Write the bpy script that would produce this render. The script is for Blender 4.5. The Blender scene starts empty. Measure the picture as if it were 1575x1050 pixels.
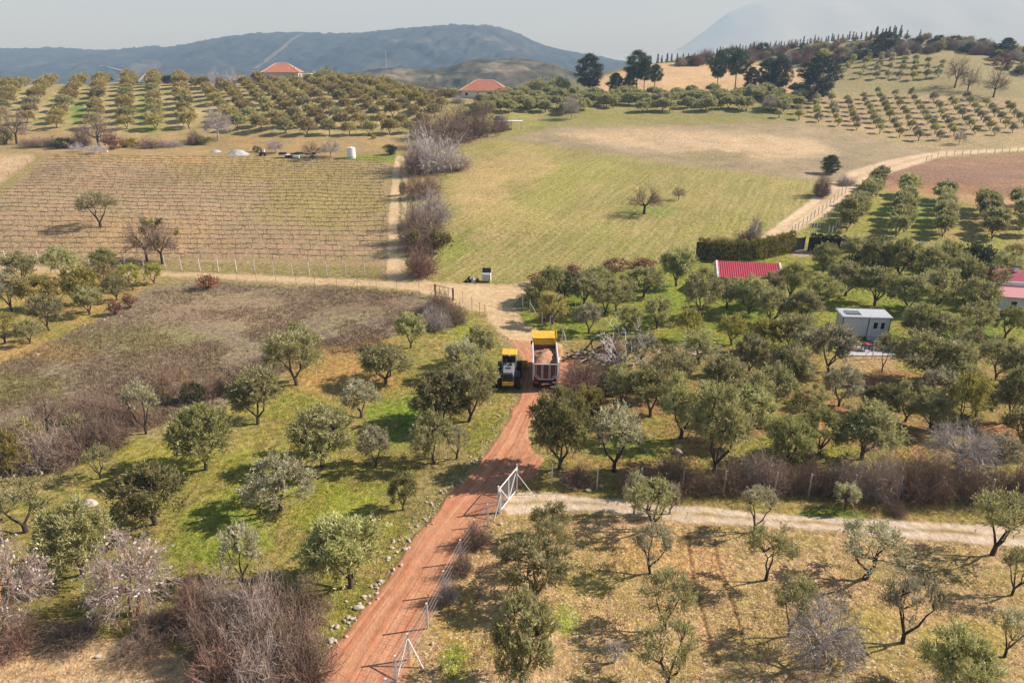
import bpy, math, random
import numpy as np
from mathutils import Vector
S = bpy.context.scene
R = math.radians
# ------------------------------------------------------------------ camera, world, sun, exposure
CZ, PITCH, F = 30.5, R(22.27), 1050.0          # drone height, tilt, focal length in photo pixels
cam_d = bpy.data.cameras.new("camera"); cam = bpy.data.objects.new("camera", cam_d)
S.collection.objects.link(cam); S.camera = cam
cam.location = (0, 0, CZ); cam.rotation_euler = (R(90) - PITCH, 0, 0)
cam_d.sensor_width = 36; cam_d.lens = 24; cam_d.clip_start = 0.5; cam_d.clip_end = 40000
SUN_EL, SUN_AZ = R(37), R(10)                  # azimuth from +X towards +Y
W = bpy.data.worlds.new("World"); S.world = W; W.use_nodes = True
wn = W.node_tree.nodes; bg = wn["Background"]
sky = wn.new("ShaderNodeTexSky"); sky.sky_type = 'NISHITA'; sky.sun_disc = False
sky.sun_elevation = SUN_EL; sky.sun_rotation = R(90) - SUN_AZ
sky.air_density = 1.0; sky.dust_density = 1.0; sky.ozone_density = 1.0; sky.altitude = 300
W.node_tree.links.new(sky.outputs[0], bg.inputs[0]); bg.inputs[1].default_value = 0.052
sd = bpy.data.lights.new("sun", 'SUN'); sun = bpy.data.objects.new("sun", sd); S.collection.objects.link(sun)
sd.energy = 5.0; sd.angle = R(0.5); sd.color = (0.97, 0.95, 1.0)
to_sun = Vector((math.cos(SUN_EL) * math.cos(SUN_AZ), math.cos(SUN_EL) * math.sin(SUN_AZ), math.sin(SUN_EL)))
sun.rotation_euler = to_sun.to_track_quat('Z', 'Y').to_euler(); sun.location = (60, 20, 80)
S.view_settings.view_transform = 'Standard'; S.view_settings.look = 'None'
S.view_settings.exposure = 0.88; S.view_settings.gamma = 1
S.render.engine = 'CYCLES'
S.cycles.use_denoising = True
S.cycles.max_bounces = 6; S.cycles.diffuse_bounces = 3; S.cycles.transparent_max_bounces = 12
S.cycles.volume_bounces = 0
# ------------------------------------------------------------------ small helpers
def lin(c):
    c = np.asarray(c, float) / 255.0
    return np.where(c <= 0.04045, c / 12.92, ((c + 0.055) / 1.055) ** 2.4)
KA = 1.30
def A(r, g, b):                                 # albedo of a surface that the sunlit photograph shows as r, g, b
    return np.minimum(lin((r, g, b)) / KA, 0.82)
cT, sT = math.cos(PITCH), math.sin(PITCH)
def ray(px, py):
    u = (np.asarray(px, float) - 787.5) / F; v = (525 - np.asarray(py, float)) / F
    return np.stack([u, cT + v * sT, -sT + v * cT], -1)
def at_Y(px, py, Y):                            # the point of a pixel's ray at ground distance Y
    d = ray(px, py); return np.array([d[0] / d[1] * Y, Y, CZ + d[2] / d[1] * Y])
def to_px(P):
    P = np.asarray(P, float); x = P[..., 0]; y = P[..., 1]; z = P[..., 2] - CZ
    dep = y * cT - z * sT; up = y * sT + z * cT
    return 787.5 + F * x / dep, 525 - F * up / dep, dep
_rt = np.random.default_rng(5).random((256, 256))
def vnoise(x, y):
    x = np.asarray(x, float); y = np.asarray(y, float)
    xi = np.floor(x).astype(int); yi = np.floor(y).astype(int); fx = x - xi; fy = y - yi
    fx = fx * fx * (3 - 2 * fx); fy = fy * fy * (3 - 2 * fy); a = xi & 255; b = (xi + 1) & 255; c = yi & 255; d = (yi + 1) & 255
    return (_rt[a, c] * (1 - fx) + _rt[b, c] * fx) * (1 - fy) + (_rt[a, d] * (1 - fx) + _rt[b, d] * fx) * fy
def fbm(x, y, o=4):
    s = 0; a = 0.5
    for k in range(o):
        s = s + a * (vnoise(x * 2 ** k + 17 * k, y * 2 ** k + 5 * k) - 0.5); a *= 0.5
    return s
# ------------------------------------------------------------------ terrain: surveyed points, smoothly interpolated
_pts = []
for X in (-110, -70, -30, 0, 30, 70, 110):
    for Y in (-30, 10, 45, 75): _pts.append((X, Y, 0.0))
for px, py, Y in [(0,400,110),(300,400,110),(600,400,110),(800,420,102),(1100,400,108),(1350,400,108),(1575,400,107),
    (0,320,140),(300,320,141),(600,320,142),(0,240,196),(300,240,198),(600,240,199),(-300,320,140),(-300,240,196),(-300,400,110),
    (0,214,228),(300,212,230),(620,212,230),(0,138,305),(100,132,312),(250,129,315),(430,132,315),(560,133,308),(640,142,292),(690,166,262),(-300,140,305),
    (700,310,144),(1000,320,140),(1200,330,136),(720,215,222),(820,200,238),(1000,250,188),(1240,288,160),
    (800,188,252),(1000,188,254),(1200,185,256),(800,152,292),(1000,146,305),(1200,150,292),(740,150,290),
    (935,136,322),(1080,140,318),(1080,97,378),(960,104,370),(1200,105,372),(1050,92,405),(1200,72,415),(1380,59,420),(1500,66,415),(1575,78,405),(1800,80,400),
    (1250,120,330),(1350,100,340),(1450,85,352),(1575,104,330),(1800,130,320),(1250,188,256),(1400,220,232),(1575,214,238),(1300,152,292),(1450,146,297),(1575,150,292),
    (1440,238,216),(1300,290,160),(1575,310,145),(1800,300,145),(1800,215,238),(1575,240,212)]:
    _pts.append(tuple(at_Y(px, py, Y)))
for X, Y, z in [(-260,380,17),(-120,380,18),(-20,375,12),(-260,470,2),(-120,470,0),(0,470,-4),(110,470,16),(240,500,34),(380,480,28),(-400,300,16),(-300,120,1),(300,100,3),(420,300,18),
                (-260,600,-28),(-60,600,-28),(120,600,-14),(300,620,0),(430,600,4)]:
    _pts.append((X, Y, z))
_P = np.array(_pts); _c2 = 14.0 ** 2
def _phi(d2): return np.sqrt(d2 + _c2)
_D = _phi(((_P[:, None, :2] - _P[None, :, :2]) ** 2).sum(-1)); _n = len(_P)
_M = np.zeros((_n + 1, _n + 1)); _M[:_n, :_n] = _D - 1.5 * np.eye(_n); _M[:_n, _n] = 1; _M[_n, :_n] = 1
_w = np.linalg.solve(_M, np.append(_P[:, 2], 0))
def ground(x, y):
    x = np.asarray(x, float); y = np.asarray(y, float); z = np.full(np.broadcast(x, y).shape, _w[_n])
    for i in range(_n): z = z + _w[i] * np.sqrt((x - _P[i, 0]) ** 2 + (y - _P[i, 1]) ** 2 + _c2)
    far = np.clip((y - 40) / 160, 0, 1)
    return z + fbm(x / 22, y / 22, 3) * (0.5 + 1.2 * far)
def hit(px, py, Y0=8.0, Y1=430.0):              # first point where a pixel's ray meets the ground
    d = ray(px, py); Y = np.concatenate([np.arange(Y0, 120, 0.5), np.arange(120, Y1, 1.0)])
    x = d[0] / d[1] * Y; z = CZ + d[2] / d[1] * Y; under = np.nonzero(z - ground(x, Y) < 0)[0]
    if not len(under): return at_Y(px, py, Y1)
    i = under[0]; a, b = Y[max(i - 1, 0)], Y[i]
    for _ in range(14):
        m = (a + b) / 2
        if CZ + d[2] / d[1] * m - ground(d[0] / d[1] * m, m) < 0: b = m
        else: a = m
    return np.array([d[0] / d[1] * b, b, float(ground(d[0] / d[1] * b, b))])
# ------------------------------------------------------------------ ground cover: where each field and road lies
LB, RB, BB = -1100, 2700, 2600                   # the fields run on beyond the frame
RED_L = [(250,1400),(470,1050),(540,960),(600,884),(640,823),(693,760),(729,718),(752,690),(778,651),(800,610),(806,575),(800,545),(781,522)]
RED_R = [(470,1400),(621,1050),(637,995),(665,940),(690,904),(712,857),(753,796),(775,765),(826,730),(836,705),(813,690),(810,662),(836,627),(874,612),(876,575),(868,548),(858,527)]
REG = [  # name, polygon in photo pixels, colour A, colour B, softness (px), field stripes, specks
 ('hillside', [(LB,125),(690,122),(720,140),(800,150),(1240,140),(1300,90),(1575,60),(RB,60),(RB,-200),(LB,-200)], A(150,142,100), A(128,118,84), 6, 0, 0),
 ('meadow', [(LB,800),(0,780),(200,700),(300,660),(400,600),(500,545),(560,540),(650,480),(740,478),(765,515),(800,610),(693,760),(470,1050),(250,1400),(250,BB),(LB,BB)], A(146,146,56), A(170,146,84), 10, 0, .35),
 ('scrub_ground', [(LB,640),(0,560),(130,500),(215,442),(300,432),(420,440),(560,444),(640,451),(705,477),(650,490),(560,540),(500,546),(400,592),(300,642),(100,690),(0,725),(LB,760)], A(144,122,104), A(152,138,98), 10, 0, .5),
 ('grove_ground', [(LB,405),(0,412),(130,424),(240,432),(200,455),(130,500),(0,560),(LB,640)], A(152,146,62), A(196,158,96), 8, 0, .3),
 ('vineyard_soil', [(LB,305),(0,305),(72,243),(200,238),(600,247),(596,412),(300,404),(0,392),(LB,392)], A(188,154,118), A(166,146,100), 5, 0, .4),
 ('grass_verge', [(LB,392),(0,392),(300,402),(597,410),(610,434),(420,424),(260,418),(0,408),(LB,405)], A(150,140,80), A(170,145,95), 4, 0, .3),
 ('rough_strip', [(72,243),(40,225),(LB,225),(LB,196),(300,200),(640,200),(625,246),(520,244),(200,240)], A(196,158,102), A(160,142,92), 5, 0, .3),
 ('grass_strip', [(520,246),(540,238),(622,238),(614,250)], A(138,150,50), A(150,150,60), 3, 0, 0),
 ('orchard_ground', [(LB,110),(0,110),(400,110),(600,115),(690,130),(692,170),(640,212),(300,206),(0,200),(LB,200)], A(206,182,132), A(158,148,78), 4, 0, .2),
 ('field', [(632,436),(662,395),(690,330),(676,285),(700,232),(770,214),(900,230),(1040,252),(1250,278),(1275,292),(1200,345),(1100,388),(990,408),(830,424),(780,437)], A(162,146,80), A(140,141,56), 2.5, 1, .5),
 ('rough_pasture', [(770,214),(860,192),(1180,190),(1225,186),(1400,224),(1445,237),(1310,266),(1275,292),(1250,278),(1040,252),(900,230)], A(180,158,122), A(152,136,98), 5, 0, .55),
 ('bare_patch', [(850,205),(1000,196),(1130,203),(1250,215),(1290,235),(1190,248),(1080,238),(940,226)], A(220,190,150), A(198,170,126), 8, 0, .35),
 ('grove_strip', [(690,160),(760,146),(900,150),(1240,146),(1225,186),(1000,192),(860,195),(770,214),(715,200)], A(148,146,74), A(168,152,96), 4, 0, 0),
 ('pale_quarry', [(905,148),(925,118),(1000,98),(1150,94),(1240,108),(1246,142),(1080,146)], A(224,188,140), A(214,176,126), 2, 0, 0),
 ('stubble_orchard', [(1225,186),(1262,150),(1480,143),(1575,150),(RB,160),(RB,230),(1575,228),(1445,234),(1400,224)], A(196,166,122), A(166,150,98), 4, 0, .3),
 ('grass_slope', [(1262,150),(1280,132),(1292,100),(1400,80),(1500,80),(1575,105),(RB,130),(RB,160),(1575,152),(1480,145)], A(160,152,96), A(170,150,106), 4, 0, .2),
 ('ploughed_field', [(1340,292),(1372,265),(1440,243),(1575,237),(RB,230),(RB,330),(1575,305),(1400,286)], A(150,116,92), A(176,136,96), 4, 0, .1),
 ('pale_headland', [(1352,291),(1400,287),(1575,306),(RB,330),(RB,345),(1575,328),(1360,303)], A(206,166,118), A(186,150,104), 3, 0, .2),
 ('olive_lawn', [(1215,368),(1262,330),(1345,288),(1575,327),(RB,350),(RB,400),(1575,384),(1240,384)], A(146,150,56), A(180,156,92), 5, 0, .3),
 ('garden_ground', [(800,495),(806,462),(818,436),(990,410),(1100,392),(1215,376),(1575,384),(RB,400),(RB,560),(1575,540),(1300,545),(1000,530),(880,522),(830,512)], A(124,146,40), A(160,148,62), 5, 0, .2),
 ('red_soil_grove', [(870,525),(1000,530),(1300,545),(1575,540),(RB,560),(RB,740),(1575,722),(1200,705),(920,690),(850,702),(812,690),(836,627),(874,612),(876,575)], A(176,128,88), A(148,146,62), 14, 0, .35),
 ('verge', [(836,705),(850,702),(920,690),(1200,705),(1575,722),(RB,740),(RB,860),(1575,814),(1300,798),(1000,775),(790,757),(826,730)], A(172,140,82), A(146,142,58), 6, 0, .5),
 ('dry_orchard', [(470,1400),(621,1050),(637,995),(665,940),(690,904),(712,857),(753,796),(775,765),(800,785),(1000,795),(1300,815),(1575,843),(RB,880),(RB,BB),(470,BB)], A(210,170,122), A(172,150,84), 8, 0, 1),
 ('straw_field', [(LB,990),(0,988),(120,982),(220,985),(285,1005),(310,1060),(330,1400),(330,BB),(LB,BB)], A(220,184,136), A(202,164,114), 6, 0, .9),
 ('pale_lot', [(LB,236),(52,238),(52,246),(0,282),(LB,400)], A(216,186,146), A(196,160,110), 3, 0, 0),
 ('farm_lane', [(594,436),(597,330),(605,256),(609,240),(615,240),(613,330),(612,390),(628,436)], A(228,198,152), A(220,186,140), 1.5, 0, 0),
 ('farm_lane', [(613,400),(618,330),(619,256),(615,240),(620,240),(626,256),(625,330),(622,400),(632,440),(618,440)], A(222,190,146), A(206,176,130), 1.5, 0, 0),
 ('far_track', [(1164,370),(1195,345),(1235,317),(1271,288),(1306,264),(1358,248),(1420,236),(1448,233),(1510,230),(1575,227),(RB,215),(RB,224),(1575,232),(1510,236),(1448,241),(1426,248),(1373,265),(1334,281),(1305,299),(1286,317),(1256,337),(1226,356),(1212,371)], A(232,204,166), A(220,188,146), 2, 0, 0),
 ('dirt_road', [(LB,405),(0,408),(130,412),(260,418),(400,422),(500,428),(600,432),(605,424),(640,424),(662,433),(720,437),(780,437),(818,433),(822,446),(800,456),(790,470),(800,490),(830,510),(862,530),(868,548),(800,547),(781,524),(766,510),(742,482),(700,470),(670,458),(640,447),(560,440),(420,434),(300,427),(150,422),(0,418),(LB,416)], A(222,192,148), A(210,178,130), 2.5, 0, 0),
 ('gravel_track', [(785,757),(860,760),(940,767),(1000,775),(1100,781),(1180,790),(1300,797),(1400,801),(1575,812),(RB,880),(RB,930),(1575,841),(1450,831),(1350,823),(1250,815),(1150,807),(1060,803),(1000,796),(900,783),(850,786),(780,792),(768,780)], A(230,210,184), A(214,188,154), 3, 0, .2),
 ('red_dirt_road', RED_L + RED_R[::-1], A(214,156,118), A(206,144,106), 3, 0, 0),
 ('concrete_drive', [(1222,386),(1262,383),(1300,391),(1270,397),(1215,394)], A(206,180,158), A(200,172,150), 1.5, 0, 0),
]
PATCH = [ # patches of fresh grass or bare soil inside a field: centre, radii in pixels, colour
 (690,385,32,22,A(130,150,40)),(930,322,0,0,None),(1010,325,40,9,A(120,150,36)),(900,265,90,16,A(160,156,62)),(850,290,40,30,A(158,154,62)),(1050,290,60,30,A(168,154,80)),
 (800,255,50,28,A(196,166,106)),(740,300,45,60,A(202,168,108)),(800,340,80,22,A(178,160,88)),(1100,350,90,20,A(160,150,66)),
 (500,300,110,60,A(168,152,82)),(380,260,140,22,A(176,152,86)),(200,360,160,30,A(192,156,108)),(270,246,120,5,A(204,162,92)),
 (610,640,50,50,A(118,150,22)),(500,790,70,50,A(150,166,28)),(400,740,60,50,A(150,160,36)),(330,820,90,60,A(126,150,26)),(120,690,110,30,A(156,152,56)),(560,570,70,50,A(184,142,76)),(500,570,60,40,A(186,146,80)),(690,720,60,60,A(160,144,92)),(655,790,45,40,A(158,142,88)),(250,700,70,30,A(160,158,44)),(700,500,40,25,A(146,152,44)),(20,690,60,30,A(150,150,60)),
 (760,700,0,0,None),(880,560,26,16,A(196,112,66)),(866,590,12,26,A(202,112,66)),(800,480,0,0,None),
 (60,540,90,16,A(192,156,92)),(130,470,40,14,A(190,150,84)),(90,430,30,10,A(196,158,98)),(30,600,80,30,A(142,140,66)),(200,520,120,24,A(142,136,78)),(350,480,120,30,A(160,134,104)),(560,470,120,16,A(132,108,84)),(480,450,100,10,A(128,104,82)),
 (1290,640,60,16,A(192,134,92)),(1270,610,50,14,A(188,136,92)),(1540,660,40,16,A(186,124,84)),(980,690,70,22,A(146,150,48)),(1180,690,60,16,A(150,146,60)),(1300,700,60,16,A(140,140,48)),(1500,500,70,24,A(116,150,24)),(1330,560,60,14,A(196,160,112)),(1430,560,50,14,A(150,150,56)),(930,570,60,30,A(176,150,84)),
 (870,950,26,26,A(130,156,26)),(900,900,50,22,A(180,160,78)),(1080,880,60,60,A(204,156,104)),(1000,850,70,30,A(200,160,96)),(1330,960,60,40,A(176,156,62)),(1480,990,80,40,A(180,158,70)),(1420,930,60,30,A(206,162,110)),(700,960,40,60,A(186,152,82)),(1290,790,60,10,A(128,152,36)),(700,1030,30,40,A(132,150,34)),
 (230,172,20,40,A(130,148,44)),(120,170,14,18,A(110,148,30)),(1400,330,60,26,A(140,164,40)),(1330,340,30,26,A(150,150,56)),(1500,350,60,20,A(176,152,88)),(1100,240,60,10,A(150,136,92)),
 (1450,270,110,14,A(146,112,92)),(1450,292,90,7,A(184,134,84)),
]
_az = np.radians(np.arange(-52, 52.01, 0.115))
_r = [11.0]
while _r[-1] < 470: _r.append(_r[-1] + min(max(_r[-1] ** 2 / 30000, 0.13), 1.3))
_r = np.array(_r); NR, NA = len(_r), len(_az)
GX = (_r[:, None] * np.sin(_az)[None]).ravel(); GY = (_r[:, None] * np.cos(_az)[None]).ravel()
GZ = ground(GX, GY)
gpx, gpy, _ = to_px(np.stack([GX, GY, GZ], -1))
_sc = 1050 / np.maximum(GY, 12)
qx = gpx + fbm(GX / 1.6, GY / 1.6, 4) * np.minimum(1.3 * _sc, 26) * 0.55; qy = gpy + fbm(GX / 1.6 + 50, GY / 1.6, 4) * np.minimum(0.8 * _sc, 12) * 0.5
def sdist(poly, x, y):                          # signed pixel distance to a polygon, positive inside
    p = np.array(poly, float); ins = np.zeros(len(x), bool); d2 = np.full(len(x), 1e18)
    for (ax, ay), (bx, by) in zip(p, np.roll(p, -1, 0)):
        ex, ey = bx - ax, by - ay; L = ex * ex + ey * ey + 1e-9
        t = np.clip(((x - ax) * ex + (y - ay) * ey) / L, 0, 1)
        d2 = np.minimum(d2, (x - ax - t * ex) ** 2 + (y - ay - t * ey) ** 2)
        if ay != by: ins ^= ((ay > y) != (by > y)) & (x < ex * (y - ay) / (by - ay) + ax)
    return np.where(ins, 1, -1) * np.sqrt(d2)
nv = NR * NA
CA = np.tile(A(160, 146, 84), (nv, 1)); CB = np.tile(A(170, 148, 100), (nv, 1)); PR = np.zeros((nv, 3)); RID = np.full(nv, -1)
for k, (nm, poly, ca, cb, soft, stripe, speck) in enumerate(REG):
    p = np.array(poly); m = (qx > p[:, 0].min() - 30) & (qx < p[:, 0].max() + 30) & (qy > p[:, 1].min() - 30) & (qy < p[:, 1].max() + 30)
    if nm in ('pale_quarry',): m &= GY > 300
    if nm in ('orchard_ground',): m &= GY > 200
    i = np.nonzero(m)[0]
    if not len(i): continue
    sdv = sdist(poly, qx[i], qy[i]); w = np.clip(sdv / (2 * soft) + 0.5, 0, 1)[:, None]; w = w * w * (3 - 2 * w)
    CA[i] = CA[i] * (1 - w) + ca * w; CB[i] = CB[i] * (1 - w) + cb * w
    PR[i] = PR[i] * (1 - w) + np.array([stripe, 1.0 if nm == 'red_dirt_road' else 0.65 if nm in ('dirt_road', 'far_track', 'farm_lane', 'gravel_track') else 0.0, speck]) * w
    RID[i[sdv > 0]] = k
for x, y, rx, ry, c in PATCH:
    if c is None: continue
    i = np.nonzero((np.abs(qx - x) < 2 * rx) & (np.abs(qy - y) < 2 * ry))[0]
    d = ((qx[i] - x) / rx) ** 2 + ((qy[i] - y) / ry) ** 2 + fbm(GX[i] / 3, GY[i] / 3, 4) * 2.2
    w = np.clip(1.35 - d, 0, 1)[:, None] * 0.85
    nm = np.array([r >= 0 and (REG[r][0] in ('dirt_road', 'gravel_track', 'farm_lane', 'far_track') or (REG[r][0] == 'red_dirt_road')) for r in RID[i]])
    w[nm] = 0
    CA[i] = CA[i] * (1 - w) + c * w; CB[i] = CB[i] * (1 - w) + (c * 0.6 + CB[i] * 0.4) * w
# lateral coordinate across the roads (for ruts that follow them)
LAT = np.zeros(nv)
def lateral(name, left, right, byrow):
    ids = [k for k, r in enumerate(REG) if r[0] == name]; i = np.nonzero(np.isin(RID, ids))[0]
    l = np.array(left, float); r = np.array(right, float); a, b = (1, 0) if byrow else (0, 1)
    l = l[np.argsort(l[:, a])]; r = r[np.argsort(r[:, a])]; q = gpy[i] if byrow else gpx[i]; v = gpx[i] if byrow else gpy[i]
    lo = np.interp(q, l[:, a], l[:, b]); hi = np.interp(q, r[:, a], r[:, b]); LAT[i] = (v - lo) / (hi - lo + 1e-6)
    return i
RR2 = [(470,1400),(621,1050),(637,995),(665,940),(690,904),(712,857),(753,796),(775,765),(800,735),(830,690),(842,640),(860,600),(866,560),(858,527)]
i = lateral('red_dirt_road', RED_L, RR2, True)
t = np.clip((545 - gpy[i]) / 30, 0, 1)[:, None]; CA[i] = CA[i] * (1 - t) + A(206, 166, 116) * t
def bands(i, cents, wid, col, amt):             # worn wheel tracks or a grassy middle along a track
    n = fbm(GX[i] / 2, GY[i] / 2, 3)
    for c in cents:
        w = np.exp(-((LAT[i] - c + n * 0.25) / wid) ** 2)[:, None] * amt * np.clip(0.7 + 1.6 * n, 0, 1)[:, None]
        CA[i] = CA[i] * (1 - w) + col * w; CB[i] = CB[i] * (1 - w) + col * w
bands(i, (0.3, 0.62), 0.06, A(222, 166, 126), .6); bands(i, (0.2, 0.46, 0.78), 0.05, A(188, 116, 80), .6); bands(i, (0.0, 1.0), 0.06, A(176, 124, 84), .7)
i = lateral('gravel_track', [(768,757),(860,760),(940,767),(1000,775),(1100,781),(1180,790),(1300,797),(1575,812),(RB,880)], [(768,790),(850,786),(900,783),(1000,796),(1060,803),(1150,807),(1250,815),(1350,823),(1450,831),(1575,841),(RB,930)], False)
bands(i, (0.47,), 0.13, A(170, 146, 86), 1.0)
i = lateral('far_track', [(1170,369),(1200,345),(1240,318),(1275,289),(1310,265),(1360,250),(1420,238),(1448,235)], [(1208,369),(1222,352),(1252,332),(1282,312),(1300,295),(1330,277),(1370,262),(1425,246),(1448,240)], False)
bands(i, (0.5,), 0.13, A(178, 146, 98), .7)
# wheel ruts pressed into the dry orchard
for line in ([(1058,815),(1060,850),(1066,895),(1078,930),(1085,960),(1092,990),(1105,1020)], [(1098,830),(1103,862),(1118,905),(1133,945),(1142,990)], [(800,930),(760,980),(715,1020),(690,1050)], [(1352,260),(1385,285)]):
    l = np.array(line, float); m = np.nonzero((gpx > l[:, 0].min() - 9) & (gpx < l[:, 0].max() + 9) & (gpy > l[:, 1].min()) & (gpy < l[:, 1].max()))[0]
    w = (np.exp(-((gpx[m] - np.interp(gpy[m], l[np.argsort(l[:, 1])][:, 1], l[np.argsort(l[:, 1])][:, 0])) / 3.2) ** 2) * 0.6)[:, None]
    CA[m] = CA[m] * (1 - w) + A(150, 100, 62) * w; CB[m] = CB[m] * (1 - w) + A(150, 100, 62) * w
    GZ[m] -= w[:, 0] * 0.12
# ------------------------------------------------------------------ node helpers
def newmat(name):
    m = bpy.data.materials.new(name); m.use_nodes = True; n = m.node_tree.nodes; b = n["Principled BSDF"]
    b.inputs["Roughness"].default_value = 0.9; b.inputs["Specular IOR Level"].default_value = 0.2
    return m, n, m.node_tree.links, b
def ND(n, t, **kw):
    x = n.new(t)
    for k, v in kw.items(): setattr(x, k, v)
    return x
def noise(n, L, vec, scale, detail=4, rough=.6):
    x = n.new("ShaderNodeTexNoise"); x.inputs["Scale"].default_value = scale; x.inputs["Detail"].default_value = detail; x.inputs["Roughness"].default_value = rough
    if vec is not None: L.new(vec, x.inputs["Vector"])
    return x.outputs["Fac"]
def mapr(n, L, v, a, b, c=0., d=1.):
    x = n.new("ShaderNodeMapRange"); x.inputs[1].default_value = a; x.inputs[2].default_value = b; x.inputs[3].default_value = c; x.inputs[4].default_value = d
    L.new(v, x.inputs[0]); return x.outputs[0]
def math_(n, L, op, a, b=None):
    x = n.new("ShaderNodeMath"); x.operation = op
    for k, v in ((0, a), (1, b)):
        if v is None: continue
        if isinstance(v, (int, float)): x.inputs[k].default_value = v
        else: L.new(v, x.inputs[k])
    return x.outputs[0]
def mixc(n, L, f, a, b, mode='MIX'):
    x = n.new("ShaderNodeMix"); x.data_type = 'RGBA'; x.blend_type = mode
    for s, v in ((0, f), (6, a), (7, b)):
        if isinstance(v, (int, float)): x.inputs[s].default_value = v
        elif hasattr(v, 'is_linked'): L.new(v, x.inputs[s])
        else: x.inputs[s].default_value = (*v[:3], 1)
    return x.outputs[2]
# ------------------------------------------------------------------ ground material
gm, n, L, b = newmat("ground_cover")
ca = ND(n, "ShaderNodeAttribute", attribute_name="ca").outputs["Color"]; cb = ND(n, "ShaderNodeAttribute", attribute_name="cb").outputs["Color"]
pr = ND(n, "ShaderNodeAttribute", attribute_name="pr"); sp = n.new("ShaderNodeSeparateColor"); L.new(pr.outputs["Color"], sp.inputs[0])
lat = ND(n, "ShaderNodeAttribute", attribute_name="lat").outputs["Fac"]
pos = n.new("ShaderNodeNewGeometry").outputs["Position"]
sx = n.new("ShaderNodeSeparateXYZ"); L.new(pos, sx.inputs[0])
n1 = noise(n, L, pos, 0.16, 6, .62); n2 = noise(n, L, pos, 1.7, 6, .7); n3 = noise(n, L, pos, 6.5, 3, .6); n4 = noise(n, L, pos, 0.045, 3, .5)
n5 = noise(n, L, pos, 1.1, 5, .65)
c = mixc(n, L, mapr(n, L, math_(n, L, 'ADD', math_(n, L, 'ADD', math_(n, L, 'MULTIPLY', n1, .42), math_(n, L, 'MULTIPLY', n2, .24)), math_(n, L, 'MULTIPLY', n5, .34)), .44, .57), ca, cb)
# plough lines of the field: long shallow arcs
cx = n.new("ShaderNodeCombineXYZ"); L.new(sx.outputs[0], cx.inputs[0]); L.new(sx.outputs[1], cx.inputs[1])
mp = n.new("ShaderNodeMapping"); mp.inputs["Rotation"].default_value = (0, 0, R(24)); L.new(cx.outputs[0], mp.inputs[0])
mp2 = n.new("ShaderNodeMapping"); mp2.inputs["Scale"].default_value = (1.25, 0.05, 1); L.new(mp.outputs[0], mp2.inputs[0]); ns = noise(n, L, mp2.outputs[0], 1.0, 4, .7)
st = math_(n, L, 'MULTIPLY', mapr(n, L, ns, .42, .58), sp.outputs[0])
c = mixc(n, L, math_(n, L, 'MULTIPLY', st, .34), c, (0.50, 0.37, 0.17))
# streaks along the red road
cr = n.new("ShaderNodeCombineXYZ"); L.new(math_(n, L, 'MULTIPLY', lat, 18.0), cr.inputs[0]); L.new(math_(n, L, 'MULTIPLY', sx.outputs[1], 0.05), cr.inputs[1])
rs = noise(n, L, cr.outputs[0], 1.0, 4, .7)
rk = math_(n, L, 'MULTIPLY', mapr(n, L, rs, .36, .66, -.2, .2), sp.outputs[1])
fine = math_(n, L, 'ADD', math_(n, L, 'MULTIPLY', mapr(n, L, n2, .3, .7, -.62, .62), mapr(n, L, sp.outputs[1], 0, 1, 1, .3)), 1.0)
br = math_(n, L, 'ADD', math_(n, L, 'ADD', fine, rk), mapr(n, L, n4, .3, .7, -.1, .1))
hv = n.new("ShaderNodeVectorMath"); hv.operation = 'SCALE'; L.new(c, hv.inputs[0]); L.new(br, hv.inputs[3]); c = hv.outputs[0]
c = mixc(n, L, math_(n, L, 'MULTIPLY', mapr(n, L, n3, .58, .66), math_(n, L, 'MULTIPLY', sp.outputs[2], .75)), c, (0.78, 0.66, 0.44))
c = mixc(n, L, math_(n, L, 'MULTIPLY', mapr(n, L, n3, .42, .32), math_(n, L, 'MULTIPLY', sp.outputs[2], .5)), c, (0.12, 0.09, 0.04))
L.new(c, b.inputs["Base Color"])
bp = n.new("ShaderNodeBump"); bp.inputs["Strength"].default_value = .85; bp.inputs["Distance"].default_value = .26
L.new(math_(n, L, 'MULTIPLY', math_(n, L, 'ADD', n2, math_(n, L, 'MULTIPLY', n3, .35)), mapr(n, L, sp.outputs[1], 0, 1, 1, .35)), bp.inputs["Height"]); L.new(bp.outputs[0], b.inputs["Normal"])
# ------------------------------------------------------------------ ground objects, one per field or road
def mesh_np(name, V, Q, attrs=None):
    me = bpy.data.meshes.new(name); V = np.ascontiguousarray(V, np.float32); Q = np.ascontiguousarray(Q, np.int32); k = Q.shape[1]
    me.vertices.add(len(V)); me.vertices.foreach_set("co", V.ravel()); me.loops.add(Q.size); me.loops.foreach_set("vertex_index", Q.ravel())
    me.polygons.add(len(Q)); me.polygons.foreach_set("loop_start", np.arange(0, Q.size, k, dtype=np.int32))
    for nm, arr in (attrs or {}).items():
        if arr.ndim == 2:
            at = me.attributes.new(nm, 'FLOAT_COLOR', 'POINT'); at.data.foreach_set("color", np.concatenate([arr, np.ones((len(arr), 1))], 1).astype(np.float32).ravel())
        else:
            at = me.attributes.new(nm, 'FLOAT', 'POINT'); at.data.foreach_set("value", arr.astype(np.float32))
    me.update(calc_edges=True); return me
def link(name, me, mat=None, parent=None, smooth=False):
    o = bpy.data.objects.new(name, me); S.collection.objects.link(o)
    if mat is not None and not me.materials: me.materials.append(mat)
    if smooth and len(me.polygons): me.polygons.foreach_set("use_smooth", np.ones(len(me.polygons), bool))
    if parent is not None: o.parent = parent
    return o
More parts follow.
